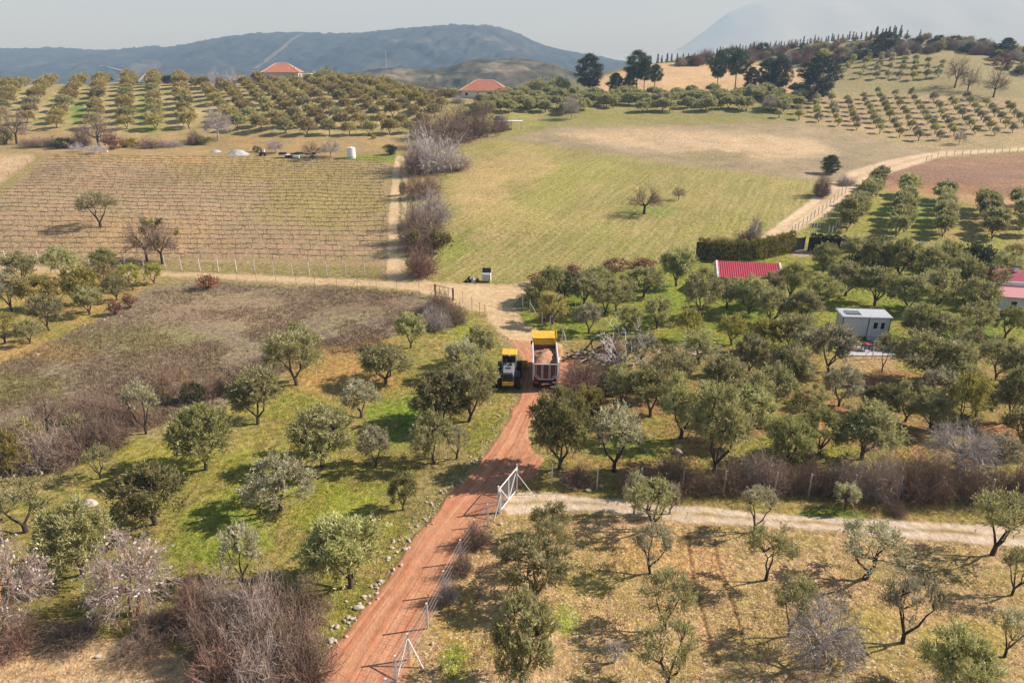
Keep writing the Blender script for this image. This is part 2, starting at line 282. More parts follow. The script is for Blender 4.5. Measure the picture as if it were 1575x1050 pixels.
def sub_mesh(name, V, Q, attrs, pick):
    q = Q[pick]; u, inv = np.unique(q, return_inverse=True)
    return mesh_np(name, V[u], inv.reshape(q.shape), {k: a[u] for k, a in attrs.items()})
ii, jj = np.meshgrid(np.arange(NR - 1), np.arange(NA - 1), indexing='ij'); v0 = (ii * NA + jj).ravel()
GQ = np.stack([v0, v0 + 1, v0 + NA + 1, v0 + NA], 1)[:, ::-1]
GV = np.stack([GX, GY, GZ], 1); GAT = dict(ca=CA, cb=CB, pr=PR, lat=LAT)
frid = RID[v0 + NA + 1]
names = ['ground'] + sorted({r[0] for r in REG})
fname = np.array([-1] + [names.index(r[0]) for r in REG])[frid + 1]; fname = np.where(fname < 0, 0, fname)
for k, nm in enumerate(names):
    pick = fname == k
    if not pick.any(): continue
    o = link(nm, sub_mesh(nm, GV, GQ, GAT, pick), gm, smooth=True); o["kind"] = "structure"
# the land all round: beside and behind the drone and out over the plain to the horizon
ring = []
aa = np.radians(np.arange(52, 308.1, 4)); rr = np.array([11, 20, 40, 80, 140, 220, 320, 470.])
X = (rr[:, None] * np.sin(aa)[None]).ravel(); Y = (rr[:, None] * np.cos(aa)[None]).ravel(); Z = ground(X, Y) * np.clip(1.4 - np.hypot(X, Y) / 500, 0, 1)
def grid_q(a, b0): i, j = np.meshgrid(np.arange(a - 1), np.arange(b0 - 1), indexing='ij'); v = (i * b0 + j).ravel(); return np.stack([v, v + b0, v + b0 + 1, v + 1], 1)
V1 = np.stack([X, Y, Z], 1); Q1 = grid_q(len(rr), len(aa))
a2 = np.radians(np.arange(0, 360.1, 2.0)); r2 = np.array([455, 560, 700, 900, 1300, 2000, 3500, 6000, 9800.])
X = (r2[:, None] * np.sin(a2)[None]).ravel(); Y = (r2[:, None] * np.cos(a2)[None]).ravel(); rad = np.hypot(X, Y)
Z = np.where(rad < 460, np.minimum(ground(X, Y), 0) - 12, -12 - np.clip((rad - 455) / 700, 0, 1) * 48)
V2 = np.stack([X, Y, Z], 1); Q2 = grid_q(len(r2), len(a2)) + len(V1)
a3 = np.radians(np.arange(0, 360.1, 6.0)); X = (np.array([0.0, 11.0])[:, None] * np.sin(a3)[None]).ravel(); Y = (np.array([0.0, 11.0])[:, None] * np.cos(a3)[None]).ravel()
V3 = np.stack([X, Y, ground(X, Y) - .01], 1); Q3 = grid_q(2, len(a3)) + len(V1) + len(V2)
VV = np.concatenate([V1, V2, V3]); k = len(VV)
o = link('plain', mesh_np('plain', VV, np.concatenate([Q1, Q2, Q3]), dict(ca=np.tile(A(140, 138, 84), (k, 1)), cb=np.tile(A(160, 146, 100), (k, 1)), pr=np.zeros((k, 3)), lat=np.zeros(k))), gm, smooth=True)
o["kind"] = "structure"
# ------------------------------------------------------------------ materials of things
def plain(name, rgb, rough=.7, metal=0., var=0., vs=3., bump=0.):
    m, n, L, b = newmat(name); b.inputs["Roughness"].default_value = rough; b.inputs["Metallic"].default_value = metal
    if var:
        tc = n.new("ShaderNodeTexCoord").outputs["Object"]; f = noise(n, L, tc, vs, 5, .65)
        hv = n.new("ShaderNodeVectorMath"); hv.operation = 'SCALE'; hv.inputs[0].default_value = rgb; L.new(mapr(n, L, f, .3, .7, 1 - var, 1 + var), hv.inputs[3]); L.new(hv.outputs[0], b.inputs["Base Color"])
        if bump:
            p = n.new("ShaderNodeBump"); p.inputs["Strength"].default_value = bump; p.inputs["Distance"].default_value = .05; L.new(f, p.inputs["Height"]); L.new(p.outputs[0], b.inputs["Normal"])
    else: b.inputs["Base Color"].default_value = (*rgb, 1)
    return m
def leafmat(name, top, under, alt, clump=1.3, trans=.36, objvar=.25):
    m, n, L, b = newmat(name); g = n.new("ShaderNodeNewGeometry"); oi = n.new("ShaderNodeObjectInfo"); tc = n.new("ShaderNodeTexCoord").outputs["Object"]
    c = mixc(n, L, g.outputs["Random Per Island"], top, alt)
    c = mixc(n, L, mapr(n, L, noise(n, L, tc, clump, 2, .5), .38, .62), c, under)
    hv = n.new("ShaderNodeVectorMath"); hv.operation = 'SCALE'; L.new(c, hv.inputs[0])
    L.new(math_(n, L, 'ADD', mapr(n, L, oi.outputs["Random"], 0, 1, -objvar, objvar), mapr(n, L, g.outputs["Random Per Island"], 0, 1, .7, 1.35)), hv.inputs[3])
    hs = n.new("ShaderNodeHueSaturation"); L.new(hv.outputs[0], hs.inputs["Color"]); L.new(mapr(n, L, oi.outputs["Random"], 0, 1, .485, .515), hs.inputs["Hue"])
    L.new(hs.outputs[0], b.inputs["Base Color"]); b.inputs["Roughness"].default_value = .5; b.inputs["Specular IOR Level"].default_value = .3
    t = n.new("ShaderNodeBsdfTranslucent"); L.new(hs.outputs[0], t.inputs[0]); mx = n.new("ShaderNodeMixShader"); mx.inputs[0].default_value = trans
    L.new(b.outputs[0], mx.inputs[1]); L.new(t.outputs[0], mx.inputs[2]); L.new(mx.outputs[0], n["Material Output"].inputs[0]); return m
LM = dict(
 grey=leafmat("olive_leaves", (.39,.365,.135), (.47,.44,.21), (.28,.27,.09)),
 dark=leafmat("dark_olive_leaves", (.28,.262,.085), (.36,.335,.135), (.20,.19,.055)),
 pale=leafmat("pale_olive_leaves", (.44,.40,.23), (.52,.485,.32), (.33,.305,.15)),
 gold=leafmat("golden_olive_leaves", (.42,.325,.11), (.47,.38,.15), (.31,.25,.07)),
 yel=leafmat("yellow_green_leaves", (.38,.33,.075), (.45,.39,.11), (.27,.25,.052)),
 pine=leafmat("pine_needles", (.06,.085,.03), (.10,.125,.045), (.04,.06,.02), trans=.1),
 ever=leafmat("evergreen_leaves", (.075,.09,.03), (.11,.12,.045), (.045,.06,.02), trans=.12),
 hedge=leafmat("hedge_leaves", (.36,.34,.06), (.44,.39,.08), (.20,.22,.04), clump=.8, trans=.15),
 brown=leafmat("dry_brown_leaves", (.26,.125,.07), (.33,.19,.11), (.17,.08,.05), trans=.15),
 rust=leafmat("rusty_red_leaves", (.27,.09,.05), (.32,.14,.08), (.16,.05,.03), trans=.15),
 blossom=leafmat("almond_blossom", (.56,.44,.40), (.66,.56,.52), (.44,.33,.30), trans=.3, objvar=.05),
 mistle=leafmat("mistletoe_leaves", (.24,.19,.04), (.2,.17,.05), (.14,.12,.025)))
def barkmat(name, rgb, var=.35):
    m = plain(name, rgb, .9, 0, var, 4.); return m
BM = dict(bark=barkmat("olive_bark", (.10,.075,.055)), dark=barkmat("dark_bark", (.055,.042,.033)), lilac=barkmat("lilac_grey_twigs", (.42,.36,.315)),
          purple=barkmat("purple_brown_twigs", (.25,.175,.125)), red=barkmat("reddish_twigs", (.28,.17,.125)), grey=barkmat("silver_grey_twigs", (.52,.46,.42)), pink=barkmat("pinkish_twigs", (.40,.31,.255)),
          orange=barkmat("orange_lichen_bark", (.36,.21,.09)), tan=barkmat("tan_twigs", (.29,.20,.135)), pinebark=barkmat("pine_bark", (.17,.085,.05)))
# ------------------------------------------------------------------ plant shapes
def nrm(v): return v / (np.linalg.norm(v, axis=-1, keepdims=True) + 1e-9)
class MB:
    def __init__(s): s.V = []; s.Q = []; s.n = 0
    def add(s, V, Q): s.V.append(np.asarray(V, float)); s.Q.append(np.asarray(Q, int) + s.n); s.n += len(V)
    def tube(s, P, r, k=4):
        P = np.asarray(P, float); m = len(P); d = nrm(np.gradient(P, axis=0)); ref = np.array([.31, .93, .17]); u = nrm(np.cross(d, ref)); w = np.cross(d, u)
        a = np.arange(k) * 2 * math.pi / k; ring = u[:, None] * np.cos(a)[None, :, None] + w[:, None] * np.sin(a)[None, :, None]
        V = (P[:, None] + ring * np.asarray(r, float)[:, None, None]).reshape(-1, 3); i, j = np.meshgrid(np.arange(m - 1), np.arange(k), indexing='ij'); i = i.ravel(); j = j.ravel(); j2 = (j + 1) % k
        s.add(V, np.stack([i * k + j, i * k + j2, (i + 1) * k + j2, (i + 1) * k + j], 1))
    def blades(s, P, D, rng, L, Wd, taper=.6):
        N = len(P); side = nrm(np.cross(D, nrm(rng.normal(size=(N, 3))))); L = np.broadcast_to(L, N)[:, None]; Wd = np.broadcast_to(Wd, N)[:, None] / 2
        V = np.stack([P - side * Wd, P + side * Wd, P + D * L + side * Wd * taper, P + D * L - side * Wd * taper], 1).reshape(-1, 3); s.add(V, np.arange(4 * N).reshape(N, 4))
    def mesh(s, name, mat=None):
        me = mesh_np(name, np.concatenate(s.V), np.concatenate(s.Q)); 
        if mat: me.materials.append(mat)
        return me
def crown_centers(rng, N, c, ax, az, lumps=6, low=-.45, shell=.45):
    """Clump centres in an uneven crown: an ellipsoid pushed in and out by a few lobes."""
    lobes = nrm(rng.normal(size=(lumps, 3))); amp = rng.uniform(-.34, .22, lumps); out = []
    while len(out) < N:
        d = nrm(rng.normal(size=3)); 
        if d[2] < low: continue
        k = 1 + (amp * np.clip(lobes @ d, 0, 1) ** 3).sum(); u = k * rng.uniform(shell, 1) ** .6
        out.append(np.array(c) + d * u * np.array([ax, ax, az]))
    return np.array(out)
def olive_shape(seed, h=5., w=5.5, stems=3, ncl=55, per=75, cr=.5, leaf=.2, lw=.066, trunk=.13, mat='grey', bark='bark', low=-.62, up=.55, cz=.57, az=.43, shell=.4, rb=.15):
    rng = np.random.default_rng(seed); T = MB(); C = MB()
    cc = crown_centers(rng, ncl, (0, 0, cz * h), w / 2 - cr * 1.3, az * h - cr * .95, low=low, shell=shell)
    nodes = []; t0 = np.array([0, 0, -.3]); top = np.array([rng.normal(0, .08), rng.normal(0, .08), trunk * h])
    T.tube([t0, [0, 0, .05], top], [rb * 1.5, rb * 1.15, rb], 6); a0 = rng.uniform(0, 6.28)
    for k in range(stems):
        a = a0 + k * 6.283 / stems + rng.normal(0, .3); rad = w * rng.uniform(.16, .26); e = np.array([math.cos(a) * rad, math.sin(a) * rad, h * rng.uniform(.5, .64)])
        m1 = top + (e - top) * .4 + rng.normal(0, .12, 3) + np.array([math.cos(a), math.sin(a), 0]) * .15; m2 = top + (e - top) * .75 + rng.normal(0, .12, 3)
        T.tube([top - [0, 0, .1], m1, m2, e], [rb * .72, rb * .55, rb * .4, rb * .22], 5); nodes += [m1, m2, e]
    nodes = np.array(nodes)
    for p in cc:
        dd = np.linalg.norm(nodes - p, axis=1) + np.maximum(nodes[:, 2] - p[2], 0) * 1.5; q = nodes[np.argmin(dd)]; m = (p + q) / 2 + rng.normal(0, .12, 3) + [0, 0, .1]
        T.tube([q, m, p], [rb * .26, rb * .17, rb * .07], 3)
    per = int(per * 1.55); tw = 16; nl = max(per // tw, 2); c2 = np.repeat(cc, tw, 0); o2 = nrm(c2 - np.array([0, 0, cz * h * .75])); dr = np.clip(o2[:, 2:3], -.6, 1)   # leafy twigs: outer low ones hang, upper ones stand
    td = nrm(o2 * .6 + np.array([0, 0, 1.]) * (up * (.55 + dr)) + rng.normal(size=c2.shape) * .62); tl = cr * 1.5 * rng.uniform(.5, 1.25, len(c2)); p0 = c2 + rng.normal(size=c2.shape) * cr * .28
    u = rng.uniform(.05, 1, (len(c2), nl)); P = (p0[:, None] + td[:, None] * (tl[:, None] * u)[:, :, None]).reshape(-1, 3); N = len(P); P = P + rng.normal(size=(N, 3)) * .045 - np.array([0, 0, 1.]) * (u.reshape(-1, 1) ** 2) * .1
    D = nrm(np.repeat(td, nl, 0) + rng.normal(size=(N, 3)) * .55)
    T.blades(p0, td, rng, tl * .8, .018, .5)
    C.blades(P, D, rng, leaf * rng.uniform(.6, 1.3, N), lw * rng.uniform(.7, 1.3, N))
    return T.mesh("trunk", BM[bark]), C.mesh("crown", LM[mat]), h, w
def bare_shape(seed, h=5., w=5., trunk=.24, bark='purple', rb=.15, limbs=5, N=120, wd=.034, stems=1, low=.0, side=(3, 4), limbmat=None):
    """A leafless tree: a trunk (or several stems), forking limbs, and limb tips that fray into a rounded haze of twigs."""
    rng = np.random.default_rng(seed); T = MB(); C = MB(); z0 = trunk * h; lobe = nrm(rng.normal(size=(5, 3))); amp = rng.uniform(-.3, .2, 5); root = []
    for s_ in range(stems):
        b0 = np.array([rng.normal(0, .12), rng.normal(0, .12), -.25]) if stems > 1 else np.array([0, 0, -.25]); f = b0 + [rng.normal(0, .1 + .15 * (stems > 1)), rng.normal(0, .1 + .15 * (stems > 1)), z0 + .25]
        T.tube([b0, (b0 + f) / 2 + rng.normal(0, .05, 3), f], [rb * 1.35, rb, rb * .85], 6); root.append(f)
    def reach(d): return (1 + (amp * np.clip(d @ lobe.T, 0, 1) ** 2).sum(-1)) / np.sqrt((d[..., 0] ** 2 + d[..., 1] ** 2) / (w / 2) ** 2 + d[..., 2] ** 2 / (h - z0) ** 2)
    nodes = []; a0 = rng.uniform(0, 6.28)
    for k in range(limbs):
        a = a0 + k * 6.283 / limbs + rng.normal(0, .3); el = rng.uniform(.35, 1.25); d = np.array([math.cos(a) * math.cos(el), math.sin(a) * math.cos(el), math.sin(el)]); r0 = root[k % stems]; L = reach(d) * .62
        p1 = r0 + d * L * .4 + rng.normal(0, .1, 3); p2 = r0 + d * L * .72 + rng.normal(0, .12, 3) + [0, 0, .1]; e = r0 + d * L + [0, 0, .15]; T.tube([r0, p1, p2, e], [rb * .62, rb * .42, rb * .28, rb * .16], 4); nodes += [r0, p1, p2, e]
        for _ in range(2):
            q = p1 + (p2 - p1) * rng.random(); d3 = nrm(d + rng.normal(size=3) * .6 + [0, 0, .2]); L3 = reach(d3) * .4; T.tube([q, q + d3 * L3 * .5 + rng.normal(0, .06, 3), q + d3 * L3], [rb * .26, rb * .18, rb * .1], 3); nodes += [q + d3 * L3 * .5, q + d3 * L3]
    nodes = np.array(nodes); D = nrm(rng.normal(size=(N * 3, 3))); D = D[D[:, 2] > low][:N]; n_ = len(D); c0 = np.mean(root, 0); E = c0 + D * (reach(D) * rng.uniform(.8, 1.04, n_))[:, None]
    start = nodes[[int(np.argmin(np.linalg.norm(nodes - (c0 + (e - c0) * rng.uniform(.35, .7)), axis=1))) for e in E]]; P = start.copy(); tips = [E]
    for k in range(3):
        d = nrm(nrm(E - P + 1e-6) + np.array([0, 0, .2]) * (1 - k / 2) + rng.normal(size=P.shape) * .2); L = np.linalg.norm(E - P, axis=1) / (3 - k); C.blades(P, d, rng, L * 1.06, wd * (1.2 - .28 * k), .8)
        for _ in range(side[0] if k else 2):
            q = P + d * (L * rng.uniform(.1, .95, n_))[:, None]; d2 = nrm(d * .8 + rng.normal(size=d.shape) * .48 + [0, 0, .1]); l2 = w * rng.uniform(.07, .15, n_); C.blades(q, d2, rng, l2, wd * .62, .6); tips.append(q + d2 * l2[:, None])
            for _ in range(2): q2 = q + d2 * (l2 * rng.uniform(.3, .9, n_))[:, None]; C.blades(q2, nrm(d2 * .75 + rng.normal(size=d.shape) * .5), rng, l2 * .6, wd * .42, .6)
        P = P + d * L[:, None]
    return T, C, h, w, np.concatenate(tips)
def brush_shape(seed, h=2.2, w=4., N=230, bark='purple', wd=.03):
    """A leafless bush: stems fan out from the foot to an uneven dome and fork into finer and finer twigs."""
    rng = np.random.default_rng(seed); C = MB(); a = rng.uniform(0, 6.283, N); ct = rng.uniform(.12, 1, N); st = np.sqrt(1 - ct * ct)
    lob = 1 + .2 * np.sin(a * 2 + seed) + .14 * np.sin(a * 3 + 2 * seed) + rng.normal(0, .06, N); rad = 1 / np.sqrt((st / (w / 2)) ** 2 + (ct / h) ** 2) * np.clip(lob, .55, 1.25) * rng.uniform(.8, 1.05, N)
    D = np.stack([np.cos(a) * st, np.sin(a) * st, ct], 1); P = np.stack([np.cos(a) * w * .12 * rng.random(N), np.sin(a) * w * .12 * rng.random(N), np.full(N, -.15)], 1); E = D * rad[:, None]; E[:, 2] *= .95
    for k in range(4):
        d = nrm(E - P); bend = np.array([0, 0, .22]) * (1 - k / 2.2); d = nrm(d + bend + rng.normal(size=d.shape) * .16); L = np.linalg.norm(E - P, axis=1) / (4 - k)
        C.blades(P, d, rng, L * 1.06, wd * (1.15 - .22 * k), .8)
        for _ in range((0, 2, 3, 3)[k]):
            q = P + d * (L * rng.uniform(.1, .95, N))[:, None]; d2 = nrm(d * .75 + rng.normal(size=d.shape) * .5 + [0, 0, .12]); l2 = rad * rng.uniform(.16, .34, N); C.blades(q, d2, rng, l2, wd * .62, .6)
            for _ in range(2): q2 = q + d2 * (l2 * rng.uniform(.3, .9, N))[:, None]; C.blades(q2, nrm(d2 * .7 + rng.normal(size=d.shape) * .55), rng, l2 * .6, wd * .42, .6)
        P = P + d * L[:, None]
    for k in rng.integers(0, N, 12): p0 = np.array([rng.normal(0, .12), rng.normal(0, .12), -.1]); C.tube([p0, E[k] * .45 + rng.normal(0, .08, 3) + [0, 0, .1], E[k] * .92], [.05, .036, .016], 4)
    return C.mesh("branches", BM[bark]), None, h, w
def bush_shape(seed, h=2., w=3., mat='ever', ncl=34, per=70, cr=.42, leaf=.2, lw=.1, bark='dark'):
    rng = np.random.default_rng(seed); T = MB(); C = MB(); cc = crown_centers(rng, ncl, (0, 0, h * .42), w / 2 - cr * .6, h * .55 - cr * .5, low=-.75, shell=.35)
    for p in cc[::3]: T.tube([[rng.normal(0, .1), rng.normal(0, .1), -.2], p * .5 + rng.normal(0, .06, 3), p], [.06, .04, .015], 3)
    cen = np.repeat(cc, per, 0); N = len(cen); P = cen + rng.normal(size=(N, 3)) * cr * .5; P[:, 2] = np.maximum(P[:, 2], -.1)
    D = nrm(nrm(P - [0, 0, h * .3]) * .6 + [0, 0, .4] + rng.normal(size=(N, 3)) * .6); C.blades(P, D, rng, leaf * rng.uniform(.6, 1.3, N), lw * rng.uniform(.7, 1.3, N))
    return T.mesh("trunk", BM[bark]), C.mesh("foliage", LM[mat]), h, w
def pine_shape(seed, h=12., w=9., mat='pine', first=.28, ncl=70, per=70, cr=.8, conic=False, leaf=.55, lw=.13, rb=.22):
    rng = np.random.default_rng(seed); T = MB(); C = MB(); lean = rng.normal(0, .02 * h, 2)
    T.tube([[0, 0, -.4], [lean[0] * .3, lean[1] * .3, h * .35], [lean[0], lean[1], h * .95]], [rb * 1.2, rb * .85, rb * .25], 6); cc = []
    for k in range(ncl):
        t = rng.uniform(0, 1); z = h * (first + (1 - first) * t); f = 1.05 - t if conic else math.sin(math.pi * (.16 + .80 * t)) ** .8
        rad = w / 2 * f * rng.uniform(.35, 1.05); a = rng.uniform(0, 6.283); p = np.array([lean[0] * z / h + math.cos(a) * rad, lean[1] * z / h + math.sin(a) * rad, z + rad * .1]); cc.append(p)
        if k % 2 == 0: T.tube([[lean[0] * z / h, lean[1] * z / h, z - rad * .35], p], [rb * .3, rb * .1], 3)
    cc = np.array(cc); cen = np.repeat(cc, per, 0); N = len(cen); P = cen + rng.normal(size=(N, 3)) * np.array([cr, cr, cr * .6]) * .55
    D = nrm(nrm(P - [0, 0, h * .5]) * .5 + [0, 0, .35] + rng.normal(size=(N, 3)) * .6); C.blades(P, D, rng, leaf * rng.uniform(.6, 1.2, N), lw)
    return T.mesh("trunk", BM['pinebark']), C.mesh("crown", LM[mat]), h, w
# ------------------------------------------------------------------ things and their tags
CNT = {}
def tag(o, label, cat, group=None):
    o["label"] = label; o["category"] = cat
    if group: o["group"] = group
    return o
def thing(name, label, cat, loc=(0, 0, 0), rz=0., group=None, scale=(1, 1, 1)):
    o = bpy.data.objects.new(name, None); S.collection.objects.link(o); o.location = loc; o.rotation_euler = (0, 0, rz); o.scale = scale; o.empty_display_size = .2
    return tag(o, label, cat, group)
def pix_size(px, py, top, wpx, crown_lo=.2):
    """Ground point, height and width in metres of a plant whose foot, top and width were read off the photograph."""
    P = hit(px, py); dep = P[1] * cT - (P[2] - CZ) * sT; s = F / dep; al = math.atan2(CZ - P[2], math.hypot(P[0], P[1])); w = wpx / s; want = (py - top) / s; lo, hi = .1, 40
    for _ in range(30):
        h = (lo + hi) / 2; a = h * (1 - crown_lo) / 2; v = h * (1 + crown_lo) / 2 * math.cos(al) + math.hypot(a * math.cos(al), w / 2 * math.sin(al))
        if v < want: lo = h
        else: hi = h
    return P, max(h, .35 * w), w
RNG = random.Random(11)
def plant(kind, shape, P, h, w, label, cat, group=None, partnames=('trunk', 'crown'), rz=None):
    """One plant: an Empty at its foot that parents its trunk and crown (copies share mesh data)."""
    o = thing(kind, label, cat, P, RNG.uniform(0, 6.28) if rz is None else rz, group, (w / shape[3], w / shape[3], h / shape[2]))
    for nm, me in zip(partnames, shape[:2]):
        if me is None: continue
        c = bpy.data.objects.new(nm, me); S.collection.objects.link(c); c.parent = o
    return o
OL = {}
def pool(key, n, f): OL[key] = [f(k) for k in range(n)]
pool('grey', 5, lambda k: olive_shape(100 + k, stems=[3, 4, 2, 3, 4][k], ncl=[50, 60, 46, 54, 62][k], per=88, cr=.46, mat='grey'))
pool('dense', 4, lambda k: olive_shape(200 + k, stems=3, ncl=84, per=112, cr=.46, mat=['dark', 'grey', 'dark', 'grey'][k], low=-.75, shell=.3))
pool('dark', 4, lambda k: olive_shape(300 + k, stems=4, ncl=66, per=98, cr=.46, mat=['dark', 'grey', 'dark', 'grey'][k], low=-.6))
pool('pale', 4, lambda k: olive_shape(400 + k, stems=3, ncl=46, per=80, cr=.44, mat='pale', up=.75, leaf=.22))
pool('sparse', 5, lambda k: olive_shape(500 + k, stems=[3, 2, 4, 3, 3][k], ncl=34, per=58, cr=.5, mat=['pale', 'grey', 'grey', 'pale', 'grey'][k], trunk=.16, low=-.4, cz=.62, az=.38, shell=.45, rb=.15, up=.7, bark='dark'))
pool('gold', 3, lambda k: olive_shape(600 + k, stems=3, ncl=44, per=70, cr=.5, mat='gold', leaf=.26, lw=.085))
pool('yel', 3, lambda k: olive_shape(650 + k, stems=3, ncl=44, per=80, cr=.5, mat='yel', low=-.6, leaf=.22, lw=.075))
pool('far', 4, lambda k: olive_shape(700 + k, stems=2, ncl=44, per=42, cr=.6, mat=['gold', 'gold', 'grey', 'gold'][k], leaf=.4, lw=.17, low=-.55))
pool('farg', 4, lambda k: olive_shape(750 + k, stems=2, ncl=40, per=42, cr=.6, mat=['grey', 'dark', 'grey', 'grey'][k], leaf=.5, lw=.2, low=-.45))
pool('young', 4, lambda k: olive_shape(780 + k, h=3.4, w=3.4, stems=2, ncl=24, per=42, cr=.5, mat=['grey', 'grey', 'pale', 'yel'][k], leaf=.32, lw=.12, low=-.5, trunk=.2))
pool('pine', 4, lambda k: pine_shape(800 + k, first=[.4, .2, .42, .08][k], ncl=[110, 130, 100, 170][k], per=80))
pool('conifer', 3, lambda k: pine_shape(820 + k, h=8, w=3.0, first=.02, ncl=90, per=22, cr=.36, conic=True, leaf=.4, lw=.14, rb=.08))
pool('ever', 4, lambda k: bush_shape(840 + k, h=2.6, w=3.4, mat=['ever', 'dark', 'ever', 'dark'][k]))
pool('green', 3, lambda k: bush_shape(850 + k, mat=['yel', 'grey', 'dark'][k], ncl=28, per=60))
pool('brownb', 3, lambda k: bush_shape(860 + k, h=2.4, w=3.2, mat=['brown', 'rust', 'brown'][k], ncl=26, per=46))
def bare_pool(key, n, **kw):
    OL[key] = []
    for k in range(n):
        T, C, h, w, E = bare_shape(900 + 13 * k + sum(map(ord, key)), **kw); OL[key].append((T.mesh("trunk", BM['dark' if key not in ('orange', 'silver', 'deadgrey', 'lilac', 'almond') else {'orange': 'orange', 'silver': 'grey', 'deadgrey': 'grey', 'lilac': 'lilac', 'almond': 'orange'}[key]]), C.mesh("crown", BM[kw.get('bark', 'purple')]), h, w, E))
bare_pool('bare', 4, bark='purple', N=110)
bare_pool('lilac', 3, bark='lilac', N=210, trunk=.3, limbs=6, wd=.036, low=-.15)
bare_pool('orange', 2, bark='tan', N=130, limbs=7, trunk=.2, rb=.13)
bare_pool('silver', 3, bark='grey', N=120, stems=4, trunk=.16, rb=.1, limbs=8, wd=.042)
bare_pool('deadgrey', 2, bark='grey', N=30, stems=3, trunk=.14, rb=.17, limbs=9, wd=.05)
bare_pool('almond', 3, bark='pink', N=190, stems=2, trunk=.24, limbs=7, wd=.034, low=-.2)
for key, bk, nn in (('purple', 'purple', 4), ('red', 'red', 3), ('tan', 'tan', 3), ('lilacb', 'lilac', 3), ('greyb', 'grey', 2), ('pinkb', 'pink', 3)):
    OL['b_' + key] = [brush_shape(1000 + 7 * k + len(key) * 31, bark=bk) for k in range(nn)]
def leaves_on(E, seed, n, mat, L=.12, Wd=.09, sig=.12, zmin=.3):
    rng = np.random.default_rng(seed); E = E[E[:, 2] > E[:, 2].max() * zmin]; t = E[rng.integers(0, len(E), n)] + rng.normal(size=(n, 3)) * sig; B = MB()
    B.blades(t, nrm(rng.normal(size=(n, 3)) + [0, 0, .3]), rng, L * rng.uniform(.6, 1.4, n), Wd); return B.mesh("blossom", LM[mat])
ALM = [leaves_on(s[4], 5 + k, 700, 'blossom') for k, s in enumerate(OL['almond'])]
def mistletoe(E, seed, nb=7):
    rng = np.random.default_rng(seed); E = E[E[:, 2] > E[:, 2].max() * .35]; cc = E[rng.integers(0, len(E), nb)]; out = []
    for c in cc: B = MB(); B.blades(c + rng.normal(size=(80, 3)) * .16, nrm(rng.normal(size=(80, 3))), rng, .2, .1); out.append(B.mesh("mistletoe", LM['mistle']))
    return out
def pick(key): CNT[key] = CNT.get(key, RNG.randrange(9)) + 1; return OL[key][CNT[key] % len(OL[key])]
# ------------------------------------------------------------------ vegetation, read off the photograph: foot x, foot y, top y, width, look, label
G1, G2, G3 = "olive trees on the meadow beside the red road", "olive trees of the grove behind the long fence", "olive trees in the dry orchard below the pale track"
def olives(rows, group, lo=.22):
    for x, y, top, w, k, lab in rows:
        P, h, ww = pix_size(x, y, top, w, lo); plant('olive_tree', pick(k), P, h, ww, lab, 'olive tree', group)
olives([
 (317,722,622,112,'dense','dark round olive with several stems, alone on the meadow beside the brown scrub'),
 (240,806,700,135,'dark','broad olive below the dark round one, its shadow falling on bright grass'),
 (495,718,618,128,'grey','wide olive with a dark leaning trunk near the middle of the meadow'),
 (397,652,558,96,'dense','dark dense olive at the scrub edge, in front of the tall one'),
 (457,592,500,98,'grey','tall olive on orange soil at the upper scrub edge'),
 (594,590,520,96,'grey','spreading olive on orange soil with a clear dark trunk and long shadow'),
 (632,535,478,56,'dark','small dark olive highest on the meadow, below the thorny thicket'),
 (556,642,578,76,'pale','thin pale olive with upright shoots between the orange soil and the green hollow'),
 (668,712,632,84,'grey','olive with pale twigs at the lower end of the roadside clump'),
 (680,654,568,100,'dense','largest dark olive of the clump beside the wheel loader'),
 (722,648,560,92,'grey','olive closest to the road edge in the clump behind the loader'),
 (735,560,498,62,'grey','rounded olive beside the road uphill of the wheel loader'),
 (738,612,545,66,'grey','olive touching the shadow of the wheel loader'),
 (712,580,515,60,'pale','pale olive behind the loader clump, away from the road'),
 (620,784,726,54,'dark','little olive with one straight trunk beside the stony road bank'),
 (540,902,772,152,'dark','big wispy olive with two stems beside the lower road bank'),
 (432,784,694,122,'pale','pale silvery olive with low hanging branches in bright grass'),
 (225,667,585,68,'sparse','thin olive with pale forked stems at the edge of the brown brush'),
 (40,818,722,124,'sparse','sparse olive with a long leaning bare limb at the meadow edge'),
 (128,884,768,118,'dense','tall bushy olive behind the blossoming almond'),
 (155,736,682,52,'sparse','slender sapling olive standing alone near the scrub edge'),
 (376,894,800,78,'pale','grey-leaved upright olive above the bare brown thicket'),
 (578,718,650,66,'pale','pale loose olive between the wide one and the roadside clump'),
 (702,706,652,54,'sparse','thin olive on the stony verge below the roadside clump'),
 (20,745,655,66,'yel','yellowish olive inside the brown brush at the meadow border')], G1)
G4 = "olive trees of the small grove below the vineyard"
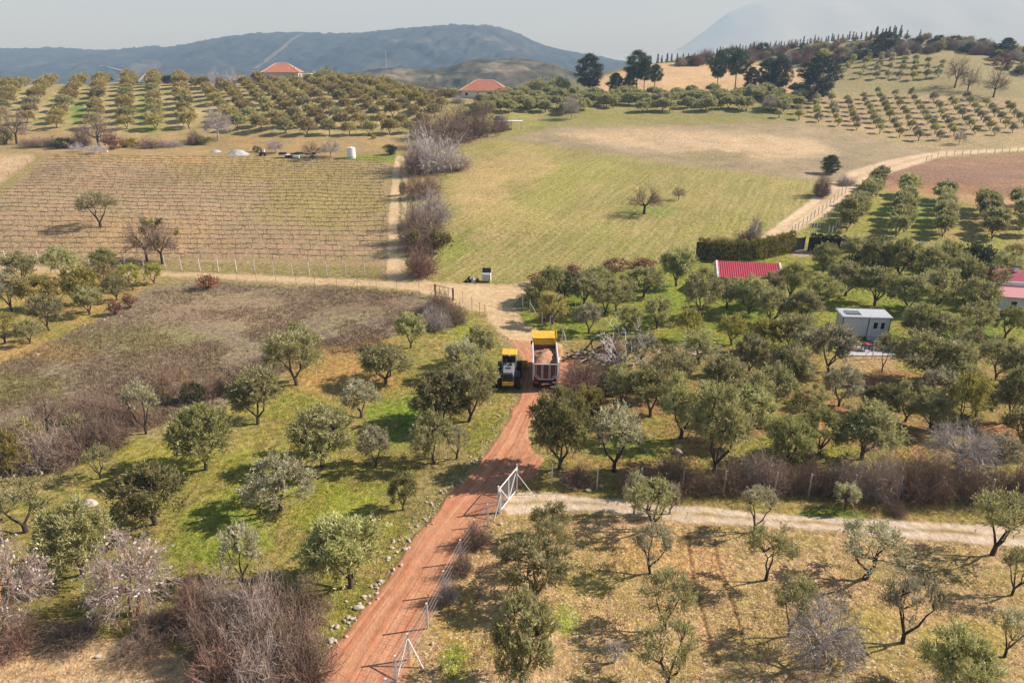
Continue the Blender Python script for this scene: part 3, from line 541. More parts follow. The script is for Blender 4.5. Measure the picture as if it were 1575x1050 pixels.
olives([
 (36,436,384,58,'grey','grey olive beside the pale lane, first of the small grove from the frame edge'),
 (100,428,376,58,'grey','tall grey olive in front of the vineyard lane'),
 (163,416,380,48,'dark','dark olive hiding part of the pale lane below the vineyard'),
 (128,468,404,66,'yel','broad yellowish olive in the middle of the small grove'),
 (60,478,422,66,'yel','yellow-green olive behind the dark leaning one'),
 (205,446,404,46,'yel','round yellow-green olive at the lane side of the small grove'),
 (238,436,402,38,'yel','smallest roundish olive next to the white fence posts'),
 (76,508,452,56,'grey','leaning olive with a thick dark trunk near the straw patch'),
 (138,484,438,54,'grey','open olive casting a long oval shadow toward the grove'),
 (18,478,416,62,'pale','pale olive at the frame edge, upper of two'),
 (46,528,490,46,'grey','low olive with one thin trunk beside the straw patch'),
 (8,528,478,48,'yel','yellowish olive at the frame edge, lower of two'),
 (92,474,426,54,'gold','golden olive between the yellowish ones'),
 (180,462,418,46,'grey','olive beside the two dry brown bushes'),
 (160,440,404,44,'gold','golden olive below the lane behind the dry bushes')], G4)
P, h, w = pix_size(155, 350, 296, 70, .3); plant('olive_tree', pick('sparse'), P, h, w, 'lone olive with a split trunk inside the vineyard', 'olive tree')
olives([
 (860,722,602,104,'dense','dense olive overhanging the red road behind the dump truck'),
 (944,725,622,106,'sparse','olive with splayed dark stems behind the fence, second from the road'),
 (1098,728,586,112,'dark','tall dark upright olive just behind the long fence'),
 (1047,674,568,100,'grey','wide olive with a dark trunk above the white slab'),
 (955,628,560,62,'grey','low olive below the grey dead tree'),
 (1148,674,588,92,'grey','olive leaning over the brown bushes behind the fence'),
 (1032,604,532,92,'grey','broad olive right of the grey dead tree'),
 (1112,614,538,92,'grey','olive below the fallen grey branches'),
 (1182,644,556,92,'grey','olive at the edge of the reddish clearing'),
 (1212,716,634,92,'dark','round low olive just behind the brown fence bushes'),
 (1290,624,558,72,'pale','olive on the reddish clearing with two shadow stripes'),
 (1274,572,490,78,'pale','pale olive with a forked trunk in front of the grey cabin'),
 (1356,572,508,40,'sparse','thin olive in front of the grey cabin window'),
 (1420,588,504,116,'grey','wide two-stemmed olive beyond the cabin, above the brush heap'),
 (1325,706,608,112,'dark','large shaded olive below the reddish clearing'),
 (1474,664,568,68,'yel','yellow-green willowy olive above the bare lilac tree'),
 (1468,590,520,72,'grey','olive behind the yellow-green willowy one'),
 (1532,584,518,74,'grey','olive near the frame edge on the bright lawn'),
 (1550,650,560,70,'dark','dark olive at the frame edge above red soil'),
 (1206,600,520,72,'grey','olive halfway between dead branches and grey cabin'),
 (1392,648,580,72,'grey','olive below the dark brush heap'),
 (985,560,505,60,'pale','pale olive behind the grey dead tree'),
 (1075,560,505,66,'grey','olive standing among the fallen grey branches'),
 (1150,575,510,70,'grey','olive uphill of the reddish clearing'),
 (1240,650,590,60,'grey','small olive at the lower edge of the reddish clearing'),
 (1180,545,484,70,'yel','yellowish olive toward the grey cabin'),
 (1240,560,500,60,'pale','silvery low olive beside the pale forked one'),
 (1430,660,600,70,'dark','shaded olive beside the bare lilac tree'),
 (1500,640,585,60,'grey','olive near the red soil patch'),
 (1500,560,500,70,'grey','olive on the lawn beyond the wide two-stemmed one'),
 (905,640,590,50,'yel','small bushy olive beside the brown roadside brush')], G2)
fill = [(1000,640),(1225,600),(1350,640),(1440,620),(1565,600),(1215,545),(1570,690),(1475,610),(1260,700),(1530,720)]
for x, y in fill:
    w = RNG.uniform(66, 92); P, h, ww = pix_size(x, y, y - w * RNG.uniform(.78, .95), w, .15); plant('olive_tree', pick(RNG.choice(['grey', 'grey', 'dark', 'pale'])), P, h, ww, 'grey-green olive in the thick of the grove behind the long fence', 'olive tree', 'unmarked olives in the thick of the grove')
G5 = "crowded olive trees around the red-roofed house"
garden = [(1040,440,378,72,'dense','big round grey-green olive above the others, beside the red-roofed house'),(990,456,408,72,'grey',0),(1075,488,412,76,'grey','olive with pale forked trunk in front of the red-roofed house'),(1152,482,420,88,'grey','olive hiding the front of the red-roofed house'),(1118,474,426,64,'grey',0),(1182,470,416,56,'dark',0),(930,484,430,66,'grey',0),
 (845,462,408,58,'dark','dark olive at the corner of the road junction'),(850,498,446,60,'brownish','brownish olive at the bend of the road'),(898,468,418,72,'grey',0),(905,512,462,60,'pale',0),(948,478,424,70,'grey',0),(1185,500,440,76,'grey',0),(1235,505,440,80,'dark',0),(1215,460,402,70,'dark',0),(1300,455,400,80,'dark',0),
 (1262,470,420,72,'grey',0),(1345,470,410,84,'dark',0),(1395,480,415,80,'dark',0),(1440,478,410,84,'grey',0),(1490,490,425,80,'grey',0),(1265,420,372,60,'dark',0),(1310,408,362,60,'dark',0),(1470,455,390,70,'dark',0),(1520,470,410,66,'grey',0),
 (1230,535,478,64,'dark',0),(1410,530,465,76,'dark',0),(1402,520,462,60,'grey',0),(1450,540,480,76,'dark',0),(1500,520,460,76,'grey',0),(1545,520,468,66,'dark',0),(1125,530,480,60,'yel',0),(1060,525,470,60,'yel',0),(1010,505,455,60,'grey',0),(965,515,468,54,'grey',0),(1540,440,385,66,'grey',0),(1420,430,372,64,'dark',0),(1380,430,365,70,'dark',0),(1345,425,365,64,'ev',0),(1450,425,368,60,'dark',0),(1560,400,372,40,'gold',0)]
for x, y, top, w, k, lab in garden:
    P, h, ww = pix_size(x, y, top, w * .9, .15); kk = {'brownish': 'gold', 'ev': 'dense'}.get(k, k)
    plant('olive_tree', pick(kk), P, h, ww, lab or 'one of the crowded olives between the red-roofed house and the frame edge', 'olive tree', G5 if not lab else G2)
olives([
 (1003,815,732,88,'sparse','olive standing on the pale track edge with a straight dark trunk'),
 (1000,882,800,86,'sparse','olive below the track edge one, two thin dark stems'),
 (1022,968,876,104,'sparse','olive left of the wheel ruts with a slim forked stem'),
 (1160,818,744,68,'sparse','small leaning olive at the track with a bare side limb'),
 (1178,892,800,84,'sparse','olive with a crooked trunk beside the wheel ruts'),
 (1026,1056,952,114,'sparse','olive cut by the lower frame edge with pale lower limbs'),
 (1330,890,792,134,'sparse','wide V-shaped olive with four stems below the pale track'),
 (1526,853,748,112,'sparse','open olive standing at the lower edge of the pale track'),
 (1388,988,880,114,'sparse','pruned olive with one cut-off stump limb beside the lilac tree'),
 (1212,978,884,74,'sparse','slim olive behind the bare lilac tree'),
 (1556,915,836,66,'sparse','thin olive at the frame edge with an oval shadow'),
 (1462,1070,952,134,'grey','broad olive crown at the bottom edge beyond the pruned one'),
 (842,830,768,76,'grey','small olive beside the open white gate'),
 (822,922,820,126,'grey','bushy olive near the fence, middle of three'),
 (800,1058,918,134,'grey','big olive at the bottom edge nearest the fence'),
 (1300,782,736,46,'pale','short olive between the long fence and the pale track'),
 (975,790,726,44,'pale','young olive shoots at the fence foot above the track'),
 (1030,790,738,40,'pale','second young olive shoots by the track above the ruts'),
 (1545,1010,930,70,'sparse','olive at the frame edge with long dark branch shadows'),
 (845,872,800,70,'sparse','thin olive between the gate and the bushy one')], G3)
# ---- bare trees
def bares(rows):
    for x, y, top, w, k, nm, lab, cat in rows:
        P, h, ww = pix_size(x, y, top, w, .25); s = pick(k); o = plant(nm, s, P, h, ww, lab, cat)
        if nm == 'almond_tree':
            c = bpy.data.objects.new("blossom", ALM[OL['almond'].index(s)]); S.collection.objects.link(c); c.parent = o
        if 'mistletoe' in lab:
            for me in mistletoe(s[4], 3): link('mistletoe', me, None, o)
BT = 'bare tree'
bares([
 (226,402,330,64,'bare','bare_tree','bare dark tree beside the mistletoe one at the vineyard corner',BT),
 (250,406,334,62,'bare','bare_tree','leaning bare tree with mistletoe at the vineyard corner',BT),
 (991,329,278,62,'bare','bare_tree','lone bare tree with a stout trunk in the open green field',BT),
 (1043,308,284,24,'bare','bare_tree','tiny bare tree beside the lone one in the field',BT),
 (252,606,536,64,'orange','bare_tree','bare tree with orange lichen limbs at the scrub edge',BT),
 (286,612,546,54,'orange','bare_tree','smaller dark-footed bare tree next to the orange one',BT),
 (76,664,588,54,'bare','bare_tree','thin bare tree rising from the brown brush',BT),
 (1474,726,640,106,'lilac','bare_tree','lilac-grey bare tree with many stems behind the long fence',BT),
 (1258,1024,912,118,'lilac','bare_tree','round lilac-grey bare tree with a black foot in the dry orchard',BT),
 (944,1018,958,44,'deadgrey','dead_shrub','dead grey many-stemmed shrub in the dry orchard','dead shrub'),
 (955,566,478,112,'deadgrey','dead_tree','silver-grey dead tree beside the brush pile near the dump truck','dead tree'),
 (1078,548,508,84,'deadgrey','dead_tree','grey dead tree fallen low among the olives','dead tree'),
 (215,944,786,132,'almond','almond_tree','almond with pale blossom and an orange trunk above the straw field','almond tree'),
 (14,975,820,124,'almond','almond_tree','blossoming almond cut by the frame edge','almond tree'),
 (26,222,164,52,'bare','bare_tree','bare spreading tree above the pale lot beyond the vineyard',BT),
 (152,226,170,70,'bare','bare_tree','large bare tree with brown leaves between orchard columns behind the vineyard',BT),
 (336,216,166,42,'lilac','bare_tree','lilac bare tree at the orchard foot above the white rubble heap',BT),
 (482,245,214,36,'bare','bare_tree','bare tree in front of the long white trailer',BT),
 (425,236,214,30,'lilac','bare_tree','small pale bare tree between the rubble heap and the trailer',BT),
 (148,236,218,32,'silver','bare_tree','white-barked low tree with one slanting limb behind the vineyard',BT),
 (118,234,218,24,'silver','bare_tree','white-barked sapling beside the slanting white tree',BT),
 (510,242,214,30,'lilac','bare_tree','thin bare tree beside the white water tank',BT),
 (1468,135,86,38,'bare','bare_tree','leaning dark bare tree on the grass slope',BT),
 (1488,142,102,30,'bare','bare_tree','slim bare tree next to the leaning one on the slope',BT),
 (1528,150,102,40,'bare','bare_tree','upright bare tree on the slope nearest the frame edge',BT),
 (1184,172,146,24,'lilac','bare_tree','bare grey tree at the end of the olive strip below the pines',BT),
 (879,184,146,28,'lilac','bare_tree','bare lilac tree before the olive strip',BT),
 (1475,222,198,18,'lilac','bare_tree','thin pale bare tree below the young olive rows',BT),
 (333,136,106,26,'silver','bare_tree','pale bare tree on the skyline near the villa',BT),
 (360,136,104,30,'silver','bare_tree','tallest pale bare tree on the skyline before the villa',BT),
 (1158,374,330,22,'lilac','bare_tree','thin bare sapling at the start of the farm track',BT)])
# ---- pines and conifers
for x, y, top, w, k, lab in [
 (906,144,90,44,1,'dark pine standing alone on the pale bank'),(978,143,86,40,0,'tall pine with a bare trunk before the pale field'),(990,144,98,26,2,'slim pine behind the tall one before the pale field'),
 (1006,143,104,24,2,'short open pine with a visible trunk at the pale field'),(946,143,116,26,3,'low bushy pine between the lone pine and the tall one'),(967,145,118,22,3,'lowest bushy pine before the pale field'),
 (1102,142,86,28,0,'umbrella-shaped pine, thinner of the close pair'),(1130,140,84,38,2,'umbrella-shaped pine, broader of the close pair with red trunks'),
 (1153,142,108,24,3,'small pine between the pair and the dark group'),(1178,144,96,34,1,'dark pine with a bushy crown next to the small one'),(1196,144,92,36,1,'dark tall pine of the group behind the olive strip'),(1253,152,94,62,3,'broadest dark pine reaching down to the ground')]:
    P, h, ww = pix_size(x, y, top, w, .3); plant('pine_tree', OL['pine'][k], P, h, ww, lab, 'pine tree', 'pine trees before the pale field', rz=None)
P, h, w = pix_size(1275, 268, 241, 28, .1); plant('evergreen_tree', OL['pine'][3], P, h, w, 'small round dark evergreen on the pasture beside the farm track', 'evergreen tree')
P, h, w = pix_size(935, 600, 570, 60, .0); plant('evergreen_bush', pick('ever'), P, h, w, 'dark green bush beneath the grey dead tree', 'bush', None, ('stems', 'foliage'))
# ---- orchards planted in rows
ORD = ['first', 'second', 'third', 'fourth', 'fifth', 'sixth', 'seventh', 'eighth', 'ninth', 'tenth', 'eleventh', 'twelfth', 'thirteenth', 'fourteenth', 'fifteenth', 'sixteenth', 'seventeenth', 'eighteenth', 'nineteenth', 'twentieth', 'twenty-first', 'twenty-second', 'twenty-third', 'twenty-fourth', 'twenty-fifth', 'twenty-sixth', 'twenty-seventh', 'twenty-eighth', 'twenty-ninth', 'thirtieth']
mass = []
def orchard_row(x0, y0, x1, y1, n, w0, hk, fn):
    a = hit(x0, y0, 60); b = hit(x1, y1, 60); y2 = y1
    while b[1] > a[1] + 92 and y2 < y0 - 8: y2 += 1.5; b = hit(x1, y2, 60)
    for k in range(n):
        t = k / (n - 1); x = a[0] + (b[0] - a[0]) * t + RNG.uniform(-.25, .25); y = a[1] + (b[1] - a[1]) * t + RNG.uniform(-.5, .5)
        w = w0 * RNG.uniform(.86, 1.14); fn(k, np.array([x, y, float(ground(x, y))]), w * hk * RNG.uniform(.9, 1.1), w)
cols = [(-42,190,10,136,7),(0,186,40,133,8),(42,190,84,130,10),(88,197,128,126,11),(146,198,162,125,11),(195,199,199,125,11),(240,200,238,123,11),(290,198,277,124,11)]
for c, (x0, y0, x1, y1, n) in enumerate(cols):
    def f(k, P, h, w, c=c):
        if k < 7: plant('olive_tree', pick('far'), P, h, w, f'{ORD[k]} olive from the vineyard in the {ORD[c]} straight column of the hillside orchard', 'olive tree', 'olive trees planted in straight columns on the hillside')
        else: mass.append((P, h, w))
    orchard_row(x0, y0, x1, y1, n, 6.6, .74, f)
rows2 = [(366,202,313,137,10),(402,203,342,135,11),(440,206,372,132,11),(472,207,398,131,11),(507,208,424,135,11),(538,208,450,133,11),(568,208,476,131,11),(600,207,500,128,11),(630,204,524,126,11),(652,192,546,125,10),(668,180,566,126,9),(680,170,586,128,7)]
for c, (x0, y0, x1, y1, n) in enumerate(rows2):
    def f(k, P, h, w, c=c):
        if k < 6: plant('olive_tree', pick('far'), P, h, w, f'{ORD[k]} golden olive from the near end of the {ORD[c]} slanting orchard row', 'olive tree', 'golden olive trees in slanting orchard rows')
        else: mass.append((P, h, w))
    orchard_row(x0, y0, x1, y1, n, 6.1, .76, f)
# young olives on the far slope, in slanting rows
yc = [(1198,182,1204,172,2),(1228,185,1226,166,3),(1258,188,1253,160,5),(1288,195,1278,158,6),(1317,200,1303,158,7),(1352,205,1327,153,8),(1383,211,1350,147,9),(1413,217,1376,150,9),(1446,216,1402,150,9),(1468,210,1436,158,8),(1500,206,1462,160,7),(1530,208,1486,154,8),(1556,204,1516,164,6),(1575,196,1548,166,5)]
for c, (x0, y0, x1, y1, n) in enumerate(yc):
    def f(k, P, h, w, c=c): plant('young_olive_tree', pick('young'), P, h, w, f'{ORD[k]} small olive uphill in the {ORD[c]} slanting row of the far slope', 'young olive tree', 'young olive trees on the pale far slope')
    orchard_row(x0, y0, x1, y1, n, 3.3, .98, f)
for c, (x0, y0, x1, y1, n) in enumerate([(1295,118,1312,98,4),(1322,120,1335,94,4),(1346,122,1356,92,5),(1366,120,1372,92,4),(1384,122,1394,90,5),(1404,124,1408,96,4),(1424,122,1428,100,3),(1442,120,1448,102,3)]):
    def f(k, P, h, w, c=c): plant('young_olive_tree', pick('young'), P, h, w, f'{ORD[k]} olive uphill in the {ORD[c]} column on the upper grass slope', 'young olive tree', 'young olive trees on the upper grass slope')
    orchard_row(x0, y0, x1, y1, n, 3.5, 1.0, f)
for c, (x0, y0, x1, y1, n) in enumerate([(1302,356,1352,285,11),(1378,364,1398,300,9),(1450,366,1452,308,8),(1526,368,1512,320,7),(1580,362,1568,316,5)]):
    def f(k, P, h, w, c=c): plant('olive_tree', pick('farg'), P, h, w, f'{ORD[k]} olive uphill in the {ORD[c]} row on the lawn beyond the farm track', 'olive tree', 'olive trees in rows on the lawn beyond the farm track')
    orchard_row(x0, y0, x1, y1, n, 4.4, .95, f)
# the olive strip below the pines and the backs of the orchards: too many to part, one mass
for i in range(118):
    x = 735 + (i * 309.02) % 500 ; y = 152 + RNG.random() * 26 - (5 if x > 900 else 0); P = hit(x, y, 150); mass.append((P, RNG.uniform(3.8, 5), RNG.uniform(5.2, 7)))
VV, QQ, MI = {}, {}, {}
def merge_plants(name, items, key, part_index):
    Vs, Qs, n0 = [], [], 0
    for i, (P, h, w) in enumerate(items):
        s = OL[key][i % len(OL[key])]; me = s[part_index]; co = np.empty(len(me.vertices) * 3, np.float32); me.vertices.foreach_get("co", co); q = np.empty(len(me.loops), np.int32); me.loops.foreach_get("vertex_index", q)
        a = RNG.uniform(0, 6.28); co = co.reshape(-1, 3) * [w / s[3], w / s[3], h / s[2]]; ca_, sa_ = math.cos(a), math.sin(a)
        Vs.append(np.stack([co[:, 0] * ca_ - co[:, 1] * sa_, co[:, 0] * sa_ + co[:, 1] * ca_, co[:, 2]], 1) + P); Qs.append(q.reshape(-1, 4) + n0); n0 += len(co)
    return np.concatenate(Vs), np.concatenate(Qs)
def mass_object(name, sets, label):
    V, Q, mats, mi = [], [], [], []; n0 = 0
    for items, key, pi, mat in sets:
        v, q = merge_plants(name, items, key, pi); V.append(v); Q.append(q + n0); n0 += len(v); mats.append(mat); mi.append(np.full(len(q), len(mats) - 1, np.int32))
    me = mesh_np(name, np.concatenate(V), np.concatenate(Q)); [me.materials.append(m) for m in mats]; me.polygons.foreach_set("material_index", np.concatenate(mi)); o = link(name, me); o["kind"] = "stuff"; o["label"] = label; return o
strip = [m for m in mass if m[0][0] > -12]; back = [m for m in mass if m[0][0] <= -12]
mass_object('olive_grove', [(strip, 'farg', 1, LM['grey']), (strip, 'farg', 0, BM['bark']), (back, 'far', 1, LM['gold']), (back, 'far', 0, BM['bark'])], 'far olive trees crowding the strip below the pines and the orchard backs')
# ---- shrubs
def shrubs(rows, group=None):
    for x, y, top, w, k, nm, lab in rows:
        P, h, ww = pix_size(x, y, top, w, 0); s = pick(k); o = plant(nm, s, P, h, ww, lab, 'shrub', group, ('branches', 'leaves') if k.startswith('b_') else ('stems', 'foliage'))
        if 'mistletoe' in lab:
            rng = np.random.default_rng(4); o.rotation_euler.z = 0
            for c in np.array([[1.3, -.9, .9], [1.6, -1.1, .7], [.9, -1.3, 1.1], [1.9, -.7, .8], [-.6, -1.5, 1.2], [1.2, -1.4, .6]]): B = MB(); B.blades(c + rng.normal(size=(90, 3)) * .16, nrm(rng.normal(size=(90, 3))), rng, .2, .1); link('mistletoe', B.mesh('mistletoe', LM['mistle']), None, o)
TB = "bare bushes lining the farm lane"
shrubs([
 (668,262,204,96,'b_greyb','bare_bush','silver-grey bare bush at the upper end of the farm lane'),(640,268,228,40,'b_tan','bare_bush','brown bush between the silver bush and the lane'),
 (690,222,168,86,'b_purple','bare_bush','big purple-brown bush above the silver one'),(728,210,160,70,'b_purple','bare_bush','purple bush beside the white carport'),(650,214,182,44,'b_red','bare_bush','reddish bush at the orchard end of the lane'),
 (652,304,268,58,'b_red','bare_bush','rounded reddish bush halfway along the farm lane'),(662,345,296,70,'b_lilacb','bare_bush','lilac-brown bush below the reddish one on the lane'),
 (654,384,328,76,'b_purple','bare_bush','dark bush with mistletoe leaning over the field'),(636,372,318,44,'b_purple','bare_bush','dark twiggy bush shading the lane ruts'),(648,424,376,56,'b_red','bare_bush','lowest reddish bush of the lane, at the junction'),
 (620,300,280,14,'ever','low_bush','little dark bush at the lane edge'),(700,262,240,44,'b_tan','bare_bush','low dark thorn beside the silver bush on the field side'),
 (770,202,176,34,'b_purple','bare_bush','bush behind the carport'),(740,176,158,40,'b_purple','bare_bush','purple bush below the red-roofed farmhouse')], TB)
FB = "brown bushes behind the long fence"
x = 880; i = 0
for x, y, top, w, k in [(890,742,712,54,'b_purple'),(985,752,708,64,'b_red'),(1035,750,690,72,'b_purple'),(1075,752,712,54,'b_tan'),(1125,752,704,66,'b_purple'),(1170,750,690,70,'b_pinkb'),(1215,752,706,60,'b_tan'),(1262,756,702,66,'b_purple'),(1300,758,700,66,'b_pinkb'),(1350,760,690,74,'b_pinkb'),(1395,764,700,66,'b_purple'),(1435,766,704,66,'b_purple'),(1490,766,712,66,'b_purple'),(1540,764,714,66,'b_tan'),(1572,768,712,50,'b_purple')]:
    shrubs([(x, y, top, w, k, 'bare_bush', f'{ORD[i]} twiggy brown bush from the gate along the long fence')], FB); i += 1
shrubs([
 (300,962,888,74,'b_red','bare_bush','reddish brush between the almond and the thicket'),
 (352,958,880,80,'b_pinkb','bare_bush','pinkish thicket bush just below the upright grey-leaved olive'),
 (408,962,876,92,'b_pinkb','bare_bush','pale pink thicket bush with upright twigs in the back of the thicket'),
 (462,972,892,88,'b_purple','bare_bush','brown thicket bush nearest the big wispy olive'),
 (330,1012,932,96,'b_purple','bare_bush','brown thicket bush at the straw field corner'),
 (392,1018,926,104,'b_pinkb','bare_bush','pinkish thicket bush in the middle of the thicket'),
 (452,1022,934,96,'b_tan','bare_bush','tan thicket bush closest to the stony road bank'),
 (345,1068,980,106,'b_red','bare_bush','reddish thicket bush cut by the bottom edge beside the straw'),
 (412,1076,978,112,'b_pinkb','bare_bush','pale thicket bush cut by the bottom edge'),
 (474,1052,968,84,'b_purple','bare_bush','brown thicket bush at the bottom edge beside the road'),
 (235,985,935,110,'b_purple','bare_bush','dark brush heap at the almond foot'),(110,985,945,90,'b_purple','low_bush','low dark brush above the straw field'),(20,1000,940,80,'b_red','bare_bush','rusty brush beneath the edge almond'),
 (20,720,640,80,'b_purple','bare_bush','purple brush at the frame edge below the thin bare tree'),(70,715,650,80,'b_pinkb','bare_bush','pinkish brush around the thin bare tree'),(120,705,650,80,'b_purple','bare_bush','brown brush between thin bare tree and meadow'),(165,690,630,70,'b_purple','bare_bush','dark brush beside the sapling olive'),(140,640,600,80,'b_purple','bare_bush','dark purple brush inside the scrub'),(195,650,600,60,'b_tan','bare_bush','tan brush beside the thin forked olive'),
 (45,690,640,50,'green','leafy_bush','greenish bush inside the brown brush'),(120,680,630,44,'green','leafy_bush','olive-green bush behind the brown brush'),(300,618,586,34,'ever','leafy_bush','round dark bush next to the dark-footed bare tree'),(330,606,574,46,'b_tan','bare_bush','tan brush between the orange tree and dark olive'),
 (676,480,446,60,'b_purple','bare_bush','dark thorny thicket below the rusty gate'),(670,505,470,50,'b_lilacb','bare_bush','lilac brush below the thorny thicket'),(700,498,464,40,'b_purple','bare_bush','thorn brush beside the pale post rods'),
 (320,444,420,36,'brownb','dry_bush','rust-red dry bush beside the pale lane'),(178,484,456,24,'brownb','dry_bush','dry brown bush beside the small grove'),(200,474,448,24,'brownb','dry_bush','dry brown bush right behind its twin by the grove'),
 (1262,302,266,32,'b_purple','bare_bush','rounded purple bush at the bend of the farm track'),(1185,172,170,6,'green','leafy_bush','tiny bush at the pasture corner'),
 (1150,372,352,40,'b_tan','bare_bush','low brown brush at the track start'),(1110,378,362,40,'b_tan','bare_bush','grey-brown flat brush before the hedge'),(1300,285,270,30,'b_lilacb','bare_bush','thin bush along the lower track fence'),
 (895,595,545,70,'b_purple','bare_bush','brown roadside brush beside the dump truck'),(905,630,580,60,'b_red','bare_bush','reddish brush below the roadside brush'),(940,540,520,50,'b_tan','bare_bush','brush between the log pile and dead tree'),
 (835,440,414,50,'brownb','dry_bush','reddish bush at the field corner by the junction'),(880,424,404,50,'brownb','dry_bush','second brownish bush along the lower field edge'),(945,414,396,50,'brownb','dry_bush','rusty bush on the lower field edge'),(990,410,396,40,'brownb','dry_bush','last rusty bush on the field edge before the big olive'),(830,470,424,50,'ever','leafy_bush','dark evergreen bush hugging the junction corner'),(860,455,412,60,'ever','leafy_bush','evergreen thicket behind the junction corner'),(918,436,408,60,'ever','leafy_bush','evergreen bush at the field foot'),(842,492,470,34,'b_tan','bare_bush','round brown bush at the road bend'),
 (1345,600,570,46,'b_red','bare_bush','dark heap of cut brush in the reddish clearing'),(1380,790,770,30,'b_tan','low_bush','low brush by the pale track'),
 (735,838,800,50,'b_purple','low_bush','brown brush at the roadside fence below the gate'),(712,880,846,40,'b_purple','low_bush','small brush along the roadside fence, lower'),(690,925,890,34,'b_lilacb','low_bush','dry brush at the fence near the lower posts'),
 (1345,402,372,70,'ever','leafy_bush','dark evergreen bush with reddish tips above the garden olives'),(1395,408,376,70,'brownb','dry_bush','dark red-brown bush among the garden evergreens'),(1450,415,378,70,'ever','leafy_bush','evergreen bush behind the garden olives'),(1495,415,372,60,'ever','leafy_bush','tall evergreen bush near the lawn rows')])
HB = "bushes along the foot of the hillside orchard"
i = 0
for x, y, top, w, k in [(8,222,196,30,'ever'),(50,226,212,40,'b_purple'),(75,226,210,34,'b_purple'),(100,228,212,34,'ever'),(125,226,204,34,'b_purple'),(172,230,206,36,'brownb'),(200,226,212,30,'green'),(232,228,212,36,'b_purple'),(262,226,214,34,'b_lilacb'),(300,222,200,26,'b_red'),(312,222,208,30,'ever'),(600,238,222,24,'ever'),(395,234,224,14,'ever'),(575,214,206,10,'green')]:
    shrubs([(x, y, top, w, k, 'low_bush', f'{ORD[i]} bush from the frame edge along the orchard foot')], HB); i += 1
# ---- vegetation of the far hilltop
HT = "bushes covering the far hilltop"
rng = random.Random(3); k = 0
prof = lambda x: float(np.interp(x, [1040, 1110, 1200, 1290, 1380, 1480, 1575, 1640], [96, 80, 70, 60, 53, 60, 76, 84])); base = lambda x: float(np.interp(x, [1040, 1150, 1240, 1300, 1400, 1480, 1530, 1575, 1640], [98, 96, 100, 92, 80, 76, 96, 112, 118]))
for i in range(260):
    x = 1045 + (i * 361.55) % 585; t = rng.random() ** .8; y = prof(x) + (base(x) - prof(x)) * t + 4; P = hit(x, y, 200); w = rng.uniform(3.6, 7.0); h = w * rng.uniform(.5, .8)
    key = rng.choice(['ever', 'ever', 'brownb', 'b_purple', 'b_tan', 'green', 'b_red', 'ever', 'b_lilacb']); nm = {'ever': 'evergreen_bush', 'green': 'leafy_bush', 'brownb': 'dry_bush'}.get(key, 'bare_bush')
    lab = {'evergreen_bush': 'dark evergreen bush in the thicket on the far hilltop', 'leafy_bush': 'olive-green bush in the thicket on the far hilltop', 'dry_bush': 'russet bush in the thicket on the far hilltop', 'bare_bush': 'bare brownish bush in the thicket on the far hilltop'}[nm]
    plant(nm, pick(key), P, h, w, lab, 'shrub', HT + ', ' + nm.split('_')[0], ('branches', 'leaves') if key.startswith('b_') else ('stems', 'foliage'))
P, h, w = pix_size(1360, 84, 54, 40, .0); plant('evergreen_tree', OL['pine'][3], P, h, w, 'large dark evergreen tree in the hilltop thicket', 'evergreen tree')
P, h, w = pix_size(1545, 86, 62, 26, .0); plant('evergreen_tree', OL['pine'][3], P, h, w, 'dark evergreen at the hilltop edge near the frame', 'evergreen tree')
for i in range(64):
    x = 1098 + i * 4.75 + rng.uniform(-2.5, 2.5); 
    if x > 1395: x = 1400 + (i - 62) * 14
    y = prof(x) + 3; P = hit(x, y, 200); h = rng.uniform(2.6, 4.6) if not 1340 < x < 1385 else rng.uniform(4, 6); plant('conifer_tree', pick('conifer'), P, h, h * .36, 'narrow dark conifer in the line along the far hilltop', 'conifer', 'narrow conifers along the hilltop skyline')
for i in range(9):
    x = 1002 + i * 8 + rng.uniform(-2, 2); P = at_Y(x, 95, 385); P[2] = ground(P[0], P[1]); h = rng.uniform(3, 4.5); plant('conifer_tree', pick('conifer'), P, h, h * .4, 'narrow dark conifer at the low end of the hill skyline', 'conifer', 'narrow conifers at the end of the hill')
# ---- skyline shrubs of the hillside orchard, around the houses
shrubs([(120,130,116,22,'ever','evergreen_bush','dark bush on the skyline behind the second orchard column'),(158,128,114,26,'ever','evergreen_bush','dark bush on the skyline behind the fifth orchard column'),(205,128,113,24,'ever','evergreen_bush','dark bush on the skyline between orchard columns'),(258,128,116,26,'ever','evergreen_bush','dark bush on the skyline near the pale trees'),(300,131,118,26,'ever','evergreen_bush','low skyline bush left of the pale bare trees'),(345,133,121,30,'ever','evergreen_bush','dark low bush beneath the pale skyline trees'),
 (500,128,106,50,'green','leafy_bush','rounded green tree clump beside the villa'),(478,130,112,30,'ever','evergreen_bush','darker half of the clump beside the villa'),(530,131,114,28,'green','leafy_bush','green bush at the end of the villa clump'),(438,134,118,24,'green','leafy_bush','grey-green bush in front of the villa wall'),
 (790,150,136,40,'ever','evergreen_bush','dark evergreen clump right of the farmhouse'),(830,142,122,46,'ever','evergreen_bush','evergreen thicket on the slope beyond the farmhouse'),(860,146,120,40,'green','leafy_bush','yellow-green bush left of the lone pine'),(772,162,142,34,'green','leafy_bush','olive-coloured bush below the farmhouse roof'),(705,158,148,24,'b_lilacb','bare_bush','pale brush at the farmhouse wall'),(662,150,132,50,'b_purple','bare_bush','brown brush on the slope left of the farmhouse'),(690,148,136,40,'green','leafy_bush','olive bush left of the farmhouse')])
